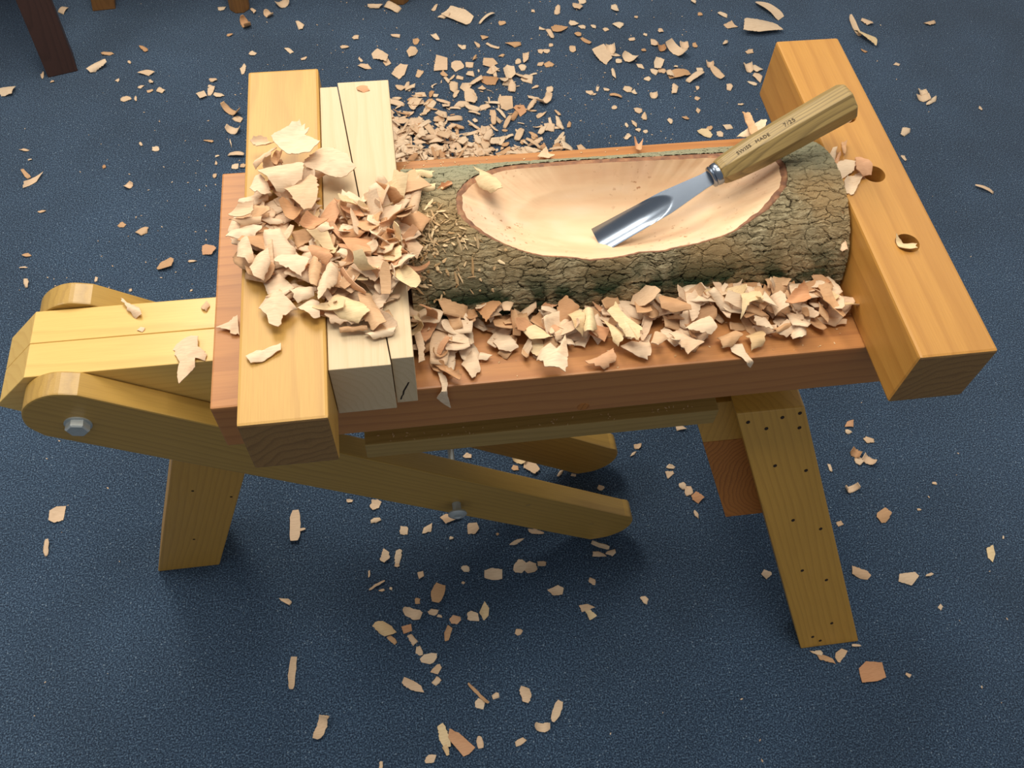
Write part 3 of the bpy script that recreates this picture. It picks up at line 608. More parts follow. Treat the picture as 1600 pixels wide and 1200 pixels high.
ZN = ['lying left of the left leg', 'on the carpet just right of the left leg', 'on the carpet in front, bottom left of the view', 'in the trail of shavings below the arm', 'along the lower edge of the front arm', 'under the bench beyond the front arm', "between the arm's end and the right leg", 'at the foot of the right leg', 'on the carpet right of the right leg', 'beyond the seat beam near the dark leg', 'beyond the seat beam at the far left', 'beside the left edge of the left beam', 'beyond the far end of the left beam', 'far behind the scatter behind the log', 'in the scatter behind the log', 'far beyond the log, right of the scatter', 'between the scatter and the right beam', 'beyond the far end of the right beam', 'on the carpet right of the right beam']
FLOOR = [(1152,1408,101,68,-13,'f',1612,15),
(870,-192,43,36,-7,'f',1512,7),
(217,-213,43,23,-50,'f',1150,2),
(-419,236,37,35,44,'f',1064,0),
(392,1520,87,43,-35,'f',900,13),
(726,1336,54,63,-21,'f',884,15),
(117,-29,43,20,-22,'f',840,3),
(-24,167,59,17,88,'s',800,1),
(330,1342,43,61,-5,'f',728,14),
(152,-121,38,17,-36,'f',684,3),
(192,-202,35,17,-80,'f',684,2),
(984,-48,37,22,-7,'f',680,8),
(1409,1344,88,30,-54,'f',624,17),
(182,-83,28,22,8,'f',616,3),
(276,-20,36,19,79,'f',612,3),
(205,20,34,20,70,'s',608,3),
(1196,1478,86,30,-53,'s',576,17),
(-30,-80,51,11,85,'s',572,2),
(388,1216,54,36,-75,'f',572,14),
(324,-157,28,19,-77,'f',570,6),
(230,1323,65,31,76,'f',560,14),
(470,1181,36,49,-5,'f',528,14),
(149,-31,26,21,40,'f',520,3),
(492,1292,61,31,76,'f',520,14),
(389,234,32,24,-71,'f',520,5),
(13,-166,29,16,67,'c',512,2),
(367,-187,35,13,61,'s',504,6),
(187,1381,55,34,-56,'f',504,12),
(238,151,37,17,10,'f',476,4),
(298,42,30,19,-7,'s',476,3),
(-572,1035,52,22,47,'f',456,10),
(907,-30,34,16,-29,'f',442,8),
(988,66,30,21,38,'f',440,8),
(-671,1333,43,31,-5,'f',420,9),
(395,1,27,17,-7,'f',416,6),
(902,1250,57,27,9,'s',408,16),
(161,-8,28,16,-27,'c',405,3),
(343,49,23,21,34,'f',399,6),
(360,45,23,21,14,'f',399,6),
(1147,-23,32,16,-105,'f',392,8),
(-278,767,33,24,8,'f',378,10),
(440,-32,27,15,-7,'f',364,6),
(752,-12,22,20,-7,'f',360,8),
(831,-158,27,14,36,'f',360,7),
(441,1268,46,28,-5,'f',360,14),
(498,1161,30,40,-5,'f',360,14),
(123,94,30,14,77,'f',351,3),
(257,-25,21,18,-7,'f',340,3),
(-476,1400,51,23,35,'f',340,9),
(145,93,29,14,77,'f',338,3),
(214,-48,27,13,75,'f',338,3),
(197,-220,22,13,-75,'f',336,2),
(341,-207,23,13,-7,'c',336,6),
(916,1337,50,26,-57,'c',336,15),
(455,1307,49,25,50,'f',336,14),
(-196,799,31,24,-6,'f',336,11),
(670,138,21,22,-7,'f',324,6),
(640,1449,47,28,17,'f',324,13),
(-360,1369,40,28,19,'f',324,9),
(252,-162,19,16,-7,'f',323,3),
(990,251,30,18,47,'f',320,8),
(368,1329,31,37,-21,'f',320,14),
(447,1332,37,31,-5,'f',312,14),
(383,1253,42,26,36,'f',312,14),
(371,250,25,18,-29,'c',308,5),
(157,137,20,20,-7,'f',306,4),
(273,128,20,20,-7,'f',306,4),
(229,-27,19,16,-7,'f',304,3),
(863,1297,50,23,71,'f',300,15),
(197,134,27,14,41,'f',288,4),
(-232,1278,28,33,40,'f',288,11),
(191,-101,22,13,33,'f',286,3),
(1083,1424,37,34,-5,'f',286,15),
(171,-230,18,13,27,'f',280,2),
(446,-45,21,15,-75,'f',280,6),
(794,1320,33,33,-36,'c',280,15),
(912,1041,33,27,-61,'f',280,16),
(1401,1394,77,15,-89,'s',272,17),
(113,190,20,18,-6,'f',270,4),
(805,-161,29,10,-29,'f',270,7),
(264,1389,42,24,72,'f',270,13),
(484,1255,46,21,2,'f',270,14),
(158,-50,23,12,-65,'f',264,3),
(-331,866,28,22,23,'f',264,10),
(342,93,31,10,14,'f',252,4),
(938,1235,55,17,32,'s',252,16),
(996,1247,52,18,-69,'s',252,16),
(352,1253,41,21,78,'f',252,14),
(-162,1214,47,17,-38,'c',252,11),
(945,122,31,12,9,'c',250,8),
(998,173,22,17,-44,'c',240,8),
(1093,1221,25,35,-5,'f',240,16),
(561,1182,38,21,44,'c',240,14),
(183,1579,49,21,3,'f',240,12),
(-428,176,30,9,93,'s',234,0),
(-39,37,28,9,-27,'f',234,1),
(190,-119,17,13,44,'f',234,3),
(1014,215,24,16,14,'f',234,8),
(791,1452,31,31,-5,'f',228,15),
(-543,748,32,14,-78,'f',228,10),
(380,108,30,9,-12,'f',224,4),
(632,189,21,16,69,'f',224,5),
(1386,998,36,21,43,'f',224,18),
(558,1094,24,30,-6,'f',224,14),
(278,-152,17,12,3,'f',221,3),
(-4,1517,38,23,-64,'f',221,12),
(246,-216,18,10,-86,'s',220,2),
(-155,1151,33,20,-20,'c',220,11),
(167,-69,18,12,-80,'f',216,3),
(670,278,28,12,-12,'f',216,5),
(978,192,20,17,-43,'c',216,8),
(228,1568,43,22,-35,'s',216,12),
(518,1399,43,20,-13,'f',216,13),
(-137,1531,42,20,-66,'c',216,11),
(484,71,32,8,-28,'s',210,4),
(178,56,16,15,-7,'f',210,3),
(658,152,19,15,67,'f',210,6),
(1076,1259,24,33,-5,'c',210,16),
(306,-223,18,10,16,'f',209,6),
(1098,1252,31,25,-51,'f',209,16),
(752,1356,25,32,-5,'c',208,15),
(326,-59,18,12,28,'f',204,6),
(538,-31,17,13,-45,'f',204,6),
(698,1536,28,32,-5,'f',204,15),
(253,-148,39,5,-51,'c',200,3),
(539,1348,44,18,72,'f',198,13),
(528,1172,46,15,57,'f',198,14),
(767,1209,26,27,22,'f',195,16),
(194,-10,17,13,-7,'f',192,3),
(980,175,19,16,-7,'f',192,8),
(398,1298,25,28,-5,'f',192,14),
(280,267,18,15,-6,'f',192,5),
(649,164,16,16,-6,'f',182,5),
(793,-150,26,7,-17,'f',182,7),
(499,56,20,11,14,'f',180,6),
(1472,1111,29,23,-5,'c',180,18),
(579,1224,23,27,-6,'f',180,14),
(-404,1282,26,22,-5,'f',180,9),
(-48,1607,31,25,27,'c',180,12),
(478,54,24,9,-7,'f',176,6),
(1441,1409,38,21,-55,'f',176,17),
(593,1314,27,24,-5,'f',170,14),
(278,1309,21,28,-5,'f',168,14),
(-325,1304,20,27,-5,'f',168,9),
(112,162,19,11,4,'f',162,4),
(678,1467,29,23,-5,'f',162,13),
(-148,1072,38,12,-10,'s',162,11),
(613,1431,44,15,-75,'f',160,13),
(-148,1189,26,19,-32,'f',160,11),
(145,1347,34,17,-34,'f',160,12),
(796,1520,22,32,-5,'f',156,15),
(775,1135,21,24,-5,'f',154,16),
(-585,1628,22,28,-5,'f',154,9),
(587,250,17,14,15,'f',154,5),
(971,1057,26,20,-6,'f',153,16),
(272,1233,26,20,-5,'f',153,14),
(253,57,16,11,-28,'f',150,3),
(458,11,16,11,-71,'f',150,6),
(200,1361,33,17,-73,'f',150,12),
(-139,1361,35,15,85,'f',150,11),
(17,-151,15,8,3,'f',144,2),
(126,-47,17,9,-45,'f',144,3),
(880,1252,34,16,-81,'f',144,16),
(229,1262,28,18,10,'f',144,14),
(455,1194,54,9,79,'b',144,14),
(879,1352,21,27,-5,'c',143,15),
(525,1310,20,26,-5,'f',143,14),
(1478,1130,22,23,-5,'c',140,18),
(1491,1098,43,12,33,'f',140,18),
(757,1338,32,17,-13,'f',140,15),
(460,1506,57,10,42,'s',140,13),
(356,1523,35,17,25,'f',140,13),
(-120,1586,22,26,-5,'f',140,11),
(505,177,16,12,-7,'f',140,4),
(1605,1387,32,19,9,'f',136,17),
(326,1443,32,16,-67,'f',135,13),
(-211,1291,30,15,71,'f',135,11),
(868,1376,19,28,-5,'f',132,15),
(939,1357,19,27,-5,'c',132,15),
(785,1108,29,15,71,'f',130,16),
(387,1400,26,20,-58,'f',130,13),
(381,50,17,9,-7,'f',128,6),
(1497,803,43,9,-36,'s',128,18),
(698,1452,26,21,-5,'f',128,15),
(816,1289,30,16,-62,'f',128,16),
(-376,1458,32,14,-48,'f',128,9),
(646,1525,37,15,74,'f',126,13),
(-323,1108,22,16,-31,'f',126,10),
(276,1430,29,16,73,'f',120,13),
(399,1331,19,24,-6,'f',120,14),
(-193,1274,23,17,-20,'f',120,11),
(-82,1567,26,19,-55,'c',120,12),
(361,233,14,13,-7,'f',120,5),
(-589,1054,32,10,-52,'f',119,10),
(-208,1330,26,16,-13,'f',119,11),
(878,1196,31,14,70,'f',117,16),
(107,46,29,4,25,'s',112,3),
(1008,1529,34,15,-84,'f',112,15),
(985,1279,22,19,-5,'c',112,16),
(448,1433,23,19,-28,'f',112,13),
(334,1299,27,15,-57,'f',112,14),
(371,1286,24,16,-5,'f',112,14),
(-375,888,18,15,8,'f',112,10),
(636,203,16,10,-6,'f',112,5),
(-459,1448,33,12,-5,'f',110,9),
(683,1422,19,23,-5,'f',108,15),
(863,1268,19,21,-5,'f',108,16),
(843,1265,19,21,-5,'f',108,16),
(1074,1202,28,14,-44,'f',108,16),
(-371,1000,17,16,51,'c',108,10),
(568,1319,24,17,-5,'f',105,14),
(417,1243,23,16,-5,'f',105,14),
(1023,-104,12,10,-68,'f',104,8),
(959,1264,21,19,-5,'f',104,16),
(758,1088,25,13,-79,'f',104,16),
(170,11,10,11,-8,'f',100,3),
(1012,1193,16,23,-5,'f',100,16),
(842,1089,15,22,-5,'f',100,16),
(948,1036,15,21,-5,'f',100,16),
(659,1369,16,24,-5,'s',100,13),
(823,1180,17,20,-5,'c',99,16),
(130,1458,21,18,50,'b',99,12),
(904,61,13,10,-7,'f',96,8),
(743,1267,37,9,-94,'f',96,16),
(732,1046,23,13,45,'f',96,16),
(716,1559,20,22,-5,'f',96,15),
(414,1356,36,10,63,'b',96,13),
(69,203,14,8,-6,'f',91,4),
(928,-202,12,8,-40,'f',91,7),
(822,1241,20,16,-5,'f',91,16),
(672,1206,20,16,-5,'f',91,16),
(698,1396,33,11,-55,'s',90,15),
(916,1120,15,20,-6,'f',90,16),
(518,1333,16,22,-5,'f',90,14),
(585,1140,28,11,-69,'f',90,14),
(765,1313,17,19,-5,'f',88,15),
(463,1396,37,9,-35,'s',88,13),
(-149,1037,15,16,-5,'s',88,11),
(980,236,14,10,-6,'f',84,8),
(335,1561,34,11,66,'f',84,13),
(593,1365,19,17,-5,'f',84,13),
(-31,1422,28,11,-55,'b',84,12),
(-553,823,18,10,-6,'f',84,10),
(460,207,14,9,-7,'f',84,5),
(895,1422,15,23,-5,'f',81,15),
(779,1196,14,21,-5,'f',81,16),
(861,-147,17,5,-7,'f',80,7),
(1351,919,12,21,-6,'f',80,18),
(1072,1470,27,13,-38,'f',80,15),
(732,1187,31,9,-28,'s',80,16),
(579,1366,16,20,-5,'f',80,13),
(307,1228,15,18,-5,'f',80,14),
(-350,1336,21,12,-60,'f',80,9),
(-607,1133,24,9,-19,'f',80,10),
(-133,1037,14,16,-6,'f',80,11),
(101,1425,25,12,-13,'f',80,12),
(660,107,15,7,-75,'f',78,6),
(1027,-47,16,6,15,'f',78,8),
(-199,1603,21,16,-5,'f',78,11),
(-118,1418,20,14,19,'f',78,11),
(715,1211,17,16,-5,'f',77,16),
(881,1096,17,15,-6,'f',77,16),
(923,167,18,6,-90,'f',75,8),
(968,1355,15,20,-5,'f',72,15),
(1099,1318,22,13,16,'f',72,15),
(-208,1123,27,8,-22,'f',72,11),
(3,1390,21,13,39,'f',72,12),
(98,-230,12,5,76,'s',70,2),
(901,1279,16,17,-5,'f',70,16),
(929,1057,15,15,-5,'f',70,16),
(481,1358,23,11,17,'f',70,13),
(605,1098,22,10,74,'f',70,14),
(438,213,18,6,45,'f',70,5),
(229,1457,27,10,-13,'b',68,13),
(727,1452,20,14,-50,'f',66,15),
(498,1484,18,16,-5,'f',66,13),
(-371,1322,16,13,-6,'f',66,9),
(-227,773,21,7,-6,'f',64,11),
(835,1349,14,17,-5,'f',63,15),
(141,77,11,7,-6,'f',60,3),
(114,37,12,5,4,'f',60,3),
(1457,1239,18,13,-21,'f',60,18),
(1048,1358,25,10,56,'f',60,15),
(426,1404,24,10,-59,'f',60,13),
(576,237,16,6,38,'f',60,5),
(-14,158,15,5,16,'s',56,1),
(-160,1110,29,5,-81,'f',56,11),
(-541,943,17,8,9,'f',56,10),
(694,1218,25,8,63,'f',55,16),
(595,1453,18,13,-5,'f',55,13),
(-600,1383,25,8,91,'f',55,9),
(-351,1304,17,11,34,'f',55,9),
(-174,1496,17,12,19,'b',55,11),
(1012,1478,15,16,-5,'f',54,15),
(925,1162,14,14,-6,'f',54,16),
(-191,1013,12,12,-6,'f',54,11),
(204,-17,10,5,-28,'f',50,3),
(757,1437,17,13,-36,'f',50,15),
(814,1393,16,13,-5,'f',50,15),
(1024,1130,15,11,-5,'f',50,16),
(770,337,12,7,-6,'f',50,16),
(1602,1063,11,16,-5,'f',49,18),
(608,1389,13,15,-5,'f',48,13),
(738,1086,18,8,-87,'f',45,16),
(721,1147,14,11,-6,'f',45,16),
(778,1061,13,11,-6,'f',45,16),
(139,1371,19,9,-65,'b',45,12),
(-411,746,14,6,88,'f',45,10),
(235,114,8,7,-6,'f',42,4),
(129,38,7,7,-6,'f',42,3),
(-428,1064,9,12,-6,'f',42,10),
(-189,1074,10,12,-6,'f',42,11),
(-557,791,17,5,1,'f',42,10),
(1101,116,9,6,-7,'f',40,8),
(1392,1297,16,11,-38,'f',40,17),
(853,1408,13,13,-5,'f',40,15),
(683,1198,18,8,33,'f',40,16),
(761,1066,12,11,-6,'f',40,16),
(582,1527,13,13,-4,'f',40,13),
(-427,1350,15,9,66,'f',40,9),
(-356,1127,16,7,-59,'b',40,10),
(314,112,6,7,-7,'f',36,4),
(95,67,13,3,78,'s',36,1),
(935,1198,9,14,-5,'f',36,16),
(-381,1280,20,6,-79,'f',36,9),
(844,1481,12,13,-5,'f',35,15),
(-575,1358,10,11,-5,'f',35,9),
(-407,1413,11,12,27,'f',35,9),
(1054,70,9,5,-6,'f',32,8),
(944,340,10,6,-6,'f',32,18),
(247,34,6,5,-7,'f',30,3),
(-342,712,7,8,-6,'f',30,10),
(1181,2,9,4,58,'f',28,8),
(-215,1310,10,9,-6,'f',28,11),
(-190,1050,14,6,85,'f',28,11),
(-588,1101,11,6,-6,'f',24,10),
(-224,698,6,6,-6,'f',20,10)]
HEROES = [('left', 100, 6, 20, 'p', [(34, 131),(40, 143),(58, 145),(69, 141),(57, 127)], 'pale flake reaching over the left edge of the left beam, beside reddish slab'),
('left', 104, 5, 0, 'p', [(36, 154),(51, 149),(65, 152),(70, 153),(68, 145),(50, 144),(41, 148)], "flat pale shaving under the folded ones on the heap's left edge"),
('left', 109, -6, 20, 'p', [(37, 154),(47, 165),(62, 169),(59, 148),(47, 148)], 'pointed pale shaving sticking out at the left edge of the heap on the left beam'),
('left', 100, -9, 60, 'w', [(85, 171),(91, 176),(108, 162),(106, 153),(99, 147),(90, 156)], 'brownish curled plate in the middle of the heap on the left beam'),
('left', 104, 6, 70, 'p', [(56, 192),(62, 210),(68, 206),(77, 187),(71, 182),(60, 186)], 'pale triangular flake left of the smooth tan shell-shaped shaving'),
('left', 108, 5, 30, 'p', [(91, 185),(99, 188),(110, 192),(117, 203),(124, 194),(125, 178),(123, 167),(117, 157),(110, 155),(102, 165)], 'tan shaving with a small grey knot near its tip'),
('left', 112, 11, 10, 'p', [(65, 209),(76, 213),(93, 215),(110, 213),(112, 203),(109, 191),(100, 186),(89, 181),(83, 182),(76, 194),(67, 203)], 'smooth tan shell-shaped shaving below the torn white flake'),
('left', 104, 5, 40, 'p', [(59, 224),(64, 234),(72, 244),(81, 250),(83, 247),(75, 236),(67, 228),(61, 221)], 'long slanting shaving pointing down-left under the torn white flake'),
('left', 104, -6, 10, 'p', [(55, 261),(59, 264),(72, 264),(77, 258),(81, 253),(68, 251),(61, 254)], 'blunt rolled shaving poking left from under the torn white flake'),
('left', 98, -6, 80, 'w', [(76, 235),(81, 252),(88, 248),(86, 236),(82, 229)], 'small rolled tube hanging below the torn white flake'),
('left', 103, 7, 20, 'p', [(109, 223),(129, 250),(137, 244),(155, 230),(158, 221),(163, 213),(154, 205),(142, 201),(128, 207),(113, 214)], 'broad pale flake lying from the left beam across onto the pine wedges'),
('left', 116, -8, 35, 'p', [(79, 252),(94, 263),(108, 274),(110, 266),(114, 269),(113, 261),(118, 264),(113, 253),(122, 247),(129, 240),(123, 227),(119, 220),(107, 221),(96, 226),(88, 236),(81, 246)], 'largest torn whitish flake with a fringed edge, topmost of the left heap'),
('left', 86, 6, 0, 'p', [(71, 235),(78, 230),(84, 238),(84, 230),(80, 227),(73, 228)], 'lone small curled chip on the left beam above the heap'),
('left', 104, 8, 80, 'p', [(46, 125),(56, 124),(60, 111),(63, 98),(57, 93),(46, 102)], 'fibrous pale square flake at the left side of the heap'),
('left', 106, 7, 60, 'p', [(58, 88),(64, 102),(76, 108),(78, 91),(71, 72),(63, 74)], 'ribbed pale fan-shaped shaving at the lower left of the heap'),
('left', 104, 5, 0, 'p', [(81, 94),(88, 101),(102, 99),(115, 91),(110, 81),(106, 74),(96, 81)], 'wide pale ragged flake low in the middle of the heap'),
('left', 96, 5, 10, 'p', [(93, 64),(103, 68),(119, 62),(117, 54),(101, 49)], 'striped pale shaving right of the butterfly-shaped one'),
('left', 92, 4, 60, 'p', [(100, 46),(115, 52),(121, 48),(121, 33),(115, 31)], 'pale four-sided flake at the lower edge of the heap over the beam'),
('left', 92, 6, 70, 'p', [(64, 50),(72, 61),(82, 67),(91, 57),(100, 45),(87, 37),(86, 27),(83, 24),(75, 27),(73, 37)], 'butterfly-shaped pale flake at the lower edge of the heap on the left beam'),
('left', 112, -10, 35, 'o', [(106, 131),(115, 142),(134, 137),(123, 120),(115, 125)], 'cupped pinkish shaving on edge near the wedges'),
('left', 110, 9, -30, 'o', [(114, 99),(123, 106),(132, 100),(137, 85),(130, 81),(118, 90)], 'orange-tinted oval shaving where the beam meets the wedges'),
('left', 108, 8, 80, 'w', [(113, 83),(119, 90),(126, 80),(121, 55),(116, 56)], 'rolled shaving standing across the seam of beam and wedge'),
('left', 106, 7, 70, 'p', [(122, 61),(129, 74),(132, 87),(141, 73),(139, 63),(129, 49),(122, 39)], 'pale split shaving on the wedges next to the small spiral roll'),
('left', 83, 4, 25, 'p', [(52, 0),(61, 8),(67, 4),(84, 11),(84, 4),(69, -6),(57, -8)], 'lone folded shaving near the front end of the left beam'),
('left', 90, 5, -60, 'w', [(157, 56),(168, 57),(182, 20),(169, 14),(162, 25)], 'brownish folded strip lying over the seam between the two wedges'),
('left', 94, 7, -30, 'y', [(129, 43),(138, 56),(158, 47),(168, 31),(156, 21),(139, 29)], 'oval cream shaving, brightest of the lower heap on the pine wedges'),
('left', 88, 5, -20, 'p', [(120, 48),(131, 37),(158, 24),(156, 22),(130, 27)], 'thin edge-on shaving tucked under the oval cream one'),
('left', 83, 5, 10, 'p', [(161, 14),(175, 18),(192, 18),(186, 11),(168, 8)], 'ribbed flat strip lying free on the wedges in front of the heap'),
('left', 85, 4, 0, 'w', [(137, 24),(161, 22),(164, 17),(138, 17)], 'thin brown strip below the oval cream shaving on the wedge'),
('slab', 4, 3, 40, 'p', [(3, 97),(16, 102),(25, 110),(27, 85)], 'pale triangular shaving on the reddish slab left of the beam'),
('seat', -73, 7, 60, 'p', [(-64, 133),(-58, 146),(-44, 147),(-36, 144),(-36, 132),(-26, 120),(-28, 112),(-38, 115),(-38, 104),(-49, 88),(-54, 83),(-56, 96),(-54, 110),(-60, 122)], 'large torn pale flake drooping over the front edge of the pale seat beam'),
('seat', -72, 6, -40, 'p', [(-127, 209),(-118, 200),(-105, 194),(-101, 182),(-109, 180),(-117, 190)], 'folded shaving in the middle of the pale seat beam'),
('seat', -74, 2, 60, 'p', [(-36, 188),(-30, 197),(-26, 189),(-30, 181)], 'small shaving on the seat beam against the slab'),
('seat', -75, 1, 30, 'p', [(-106, 163),(-102, 167),(-97, 165),(-100, 160)], 'tiny flat chip below the folded shaving on the seat beam'),
('log', 94, 7, -40, 'y', [(284, 211),(295, 207),(302, 200),(307, 191),(311, 175),(299, 175),(288, 184),(284, 193),(289, 195),(290, 199)], "tan leaf-shaped shaving lying over the left end of the bowl's rim"),
('log', 92, 5, 0, 'y', [(204, 190),(219, 193),(243, 193),(242, 184),(228, 182),(215, 185)], "long cream shaving lying on the bark at the log's left end"),
('log', 88, 6, -10, 'y', [(224, 218),(229, 220),(244, 212),(238, 206),(224, 208)], "rounded shaving lying highest on the bark at the log's left end"),
('log', 92, -6, 30, 'o', [(244, 185),(249, 190),(260, 194),(260, 188),(252, 182)], 'small rolled pinkish shaving on the bark left of the bowl'),
('log', 88, 4, -5, 'y', [(222, 186),(237, 187),(253, 183),(246, 179),(232, 178)], 'ragged cream shaving tucked under the long one on the bark'),
('front', 8, 5, 10, 'p', [(286, 43),(298, 55),(305, 50),(312, 35),(303, 31),(291, 34)], 'pale fan-shaped flake at the front of the row before the log, left part'),
('front', 6, 4, 60, 'p', [(251, 23),(263, 38),(269, 25),(270, 14),(260, 4),(255, 14)], 'pale flake with a grey-green bark spot'),
('front', 5, 3, 0, 'p', [(269, 26),(272, 36),(284, 29),(278, 25)], 'small pale flake beside the one with the bark spot'),
('front', 24, 10, 75, 'p', [(326, 10),(332, 21),(342, 24),(347, 16),(354, 21),(359, 33),(358, 8),(352, -11),(346, -7),(332, -3),(332, 5)], 'big arched ribbed shaving overhanging the bare slab in front of the log'),
('front', 8, 6, 20, 'o', [(377, 10),(390, 12),(410, 24),(409, 8),(394, 1),(380, 5)], "hollow shaving lying nearest the slab's front edge, middle"),
('front', 26, 12, 20, 'y', [(366, 60),(374, 63),(381, 61),(382, 51),(378, 34),(369, 40)], 'left half of the glossy domed shaving against the log'),
('front', 27, 12, 80, 'y', [(382, 62),(392, 60),(394, 40),(387, 32),(379, 33)], 'right half of the glossy domed shaving against the log'),
('front', 12, -6, -40, 'w', [(221, 26),(230, 23),(250, 5),(246, -2),(232, 9)], 'long trough-shaped shaving at the left end of the row before the log'),
('front', 20, 5, 80, 'p', [(206, 56),(213, 56),(216, 40),(213, 21),(208, 18),(209, 31)], "upright shaving leaning on the wedge at the row's left end"),
('front', 28, 7, -50, 'y', [(406, 55),(415, 62),(419, 71),(420, 57),(426, 44),(438, 31),(432, 16),(420, 24),(413, 41)], 'long cream strip lying diagonally across the row before the log'),
('front', 20, 6, -50, 'y', [(401, 49),(414, 43),(422, 30),(413, 19),(408, 26),(406, 40)], 'cream pointed shaving crossed by the long diagonal strip'),
('front', 10, 5, -10, 'p', [(416, 22),(430, 29),(448, 24),(447, 12),(442, 5),(425, 14)], 'grey-pink flat flake below the long diagonal strip'),
('front', 14, 5, -30, 'p', [(469, 30),(484, 36),(486, 27),(495, 18),(503, 15),(484, 5),(478, 15)], 'broad pink-toned flake in the middle of the row before the log'),
('front', 22, 5, 20, 'p', [(484, 29),(495, 37),(514, 43),(519, 29),(512, 22),(495, 25)], 'wide smooth flake on top of the row, right of its middle'),
('front', 18, 4, 50, 'p', [(446, 17),(454, 33),(467, 24),(453, 14)], 'small pale flake between the diagonal strip and the broad pink one'),
('front', 32, 6, -20, 'w', [(462, 64),(472, 69),(493, 50),(493, 45),(473, 46),(463, 52)], 'stacked ribbed shaving leaning on the dark mossy bark'),
('front', 34, 9, 10, 'y', [(550, 60),(571, 62),(570, 48),(553, 45),(543, 31)], 'bright cream ribbed curl, brightest in the row before the log'),
('front', 10, 6, 20, 'y', [(552, 24),(570, 28),(572, 21),(567, 10),(553, 5)], "ribbed cream flake near the slab's front edge, right half"),
('front', 10, 6, 20, 'w', [(521, 25),(542, 30),(548, 23),(534, 12),(523, 10)], "scallop-edged pinkish shaving near the slab's front edge"),
('front', 30, -5, -60, 'w', [(639, 66),(647, 64),(654, 23),(650, 20),(637, 46)], "long straight shaving at the row's right end near the right beam"),
('front', 5, 3, -5, 'p', [(632, 39),(643, 42),(668, 34),(666, 29),(654, 28),(637, 33)], 'flat leaf-shaped shaving lying alone by the right beam'),
('front', 14, 9, 80, 'p', [(599, 18),(605, 25),(618, 32),(613, 13),(606, 9),(599, 12)], "curled pale block-like shaving standing out at the row's lower right"),
('front', 34, -9, 20, 'o', [(606, 57),(619, 66),(625, 62),(622, 45),(610, 38),(595, 46)], "rounded cup-shaped shaving leaning on the log's right end"),
('front', 18, 5, -50, 'p', [(562, 41),(573, 44),(578, 21),(570, 26),(563, 30)], 'grey-white forked shaving right of the bright cream curl'),
('front', 14, 5, 20, 'w', [(580, 25),(596, 32),(615, 34),(605, 27),(582, 19)], 'long folded shaving lying aslant before the cup-shaped one'),
('beam', 84, -9, 60, 'p', [(676, 155),(685, 166),(705, 173),(702, 164),(685, 142),(676, 146)], 'ribbed cup-shaped shaving beside the middle hole of the right beam'),
('beam', 88, 8, 30, 'o', [(705, 195),(716, 177),(713, 166),(702, 163),(694, 170)], 'curled shaving lying over the middle hole of the right beam'),
('beam', 84, 6, 0, 'p', [(680, 190),(695, 195),(705, 185),(696, 174),(680, 166),(676, 173)], "crumpled shaving between the log's end and the middle hole"),
('beam', 84, -4, 85, 'w', [(699, 221),(703, 219),(696, 201),(692, 200)], 'small rolled tube standing on the right beam by the log'),
('beam', 84, 4, 60, 'p', [(676, 200),(685, 212),(689, 211),(680, 190),(674, 186)], 'thin shaving wedged between log and right beam'),
('beam', 84, 4, 60, 'o', [(678, 189),(691, 205),(690, 199),(679, 181)], "narrow pinkish shaving wedged beside the log's top right corner"),
('beam', 84, -8, 0, 'y', [(706, 78),(713, 70),(728, 68),(724, 60),(712, 60),(707, 65)], 'cream curl sitting in the nearest hole of the right beam'),
('beam', 76, 4, 0, 'p', [(713, 263),(726, 270),(731, 267),(726, 260),(720, 258)], 'pale shaving in the farthest hole of the right beam, below the handle'),
('gap', 70, 3, 80, 'p', [(672, 143),(676, 139),(675, 119),(670, 117)], 'upper thin shaving standing in the gap between log and right beam'),
('gap', 55, 3, 80, 'p', [(672, 122),(677, 119),(672, 100),(670, 89),(664, 88)], 'lower thin shaving standing in the gap between log and right beam'),
('back', 48, -3, 80, 'w', [(619, 317),(629, 317),(629, 283),(620, 277)], 'upright brownish strip behind the log, beside the gouge handle'),
('back', 40, 6, 20, 'p', [(605, 284),(629, 301),(646, 316),(649, 307),(642, 294),(614, 283)], 'large pale flake behind the log, left of the gouge handle'),
('back', 6, -3, 30, 'p', [(373, 312),(379, 320),(386, 326),(388, 317),(394, 311),(387, 307)], 'pale torn flake on the slab strip behind the log, left part'),
('back', 10, -5, 80, 'o', [(494, 326),(497, 329),(499, 315),(505, 323),(500, 307),(493, 307)], 'small curled pinkish shaving on the slab strip behind the log'),
('wedge', 79, 2, 10, 'o', [(167, 366),(173, 369),(180, 365),(182, 360),(175, 357),(168, 361)], 'small orange-brown chip at the far end of the pine wedges')]

# filler of the two heaps, laid on a height map
HM = {}; CAP = 17.
def base_h(x, y):
    if 45 <= x <= 125 and -72 < y < 402: return 80.4
    if 125 < x <= 205 and -19 < y < 372: return 78.2
    if x > 205 and 86 < y < 262: return RZ*math.sqrt(max(0, 1-((y-YC)/RY)**2))
    if 0 <= x and 0 <= y <= 325: return 0.
    return 0.
def hget(x, y):
    k = (int(x//5), int(y//5)); return HM.get(k, base_h(x, y))
def drop(L_, W_, kind, x, y, tilt):
    g, fs = chip_geo(L_, W_, kind)
    rot = Euler((random.gauss(0, tilt), random.gauss(0, tilt), random.uniform(0, 6.28))).to_matrix()
    q = rest(g, rot, 0); r = max(L_, W_)*.4
    cells = [(x+dx, y+dy) for dx in (-r, -r/2, 0, r/2, r) for dy in (-r, -r/2, 0, r/2, r) if dx*dx+dy*dy < r*r*1.05]
    hs_ = sorted(hget(*c) for c in cells); h = min(hs_[int(len(hs_)*.72)], base_h(x, y)+CAP)
    top_ = max(v.z for v in q)
    for c in cells:
        k = (int(c[0]//5), int(c[1]//5)); HM[k] = max(hget(*c), h+min(3.2, 1.2+top_*.12))
    return q, fs, h
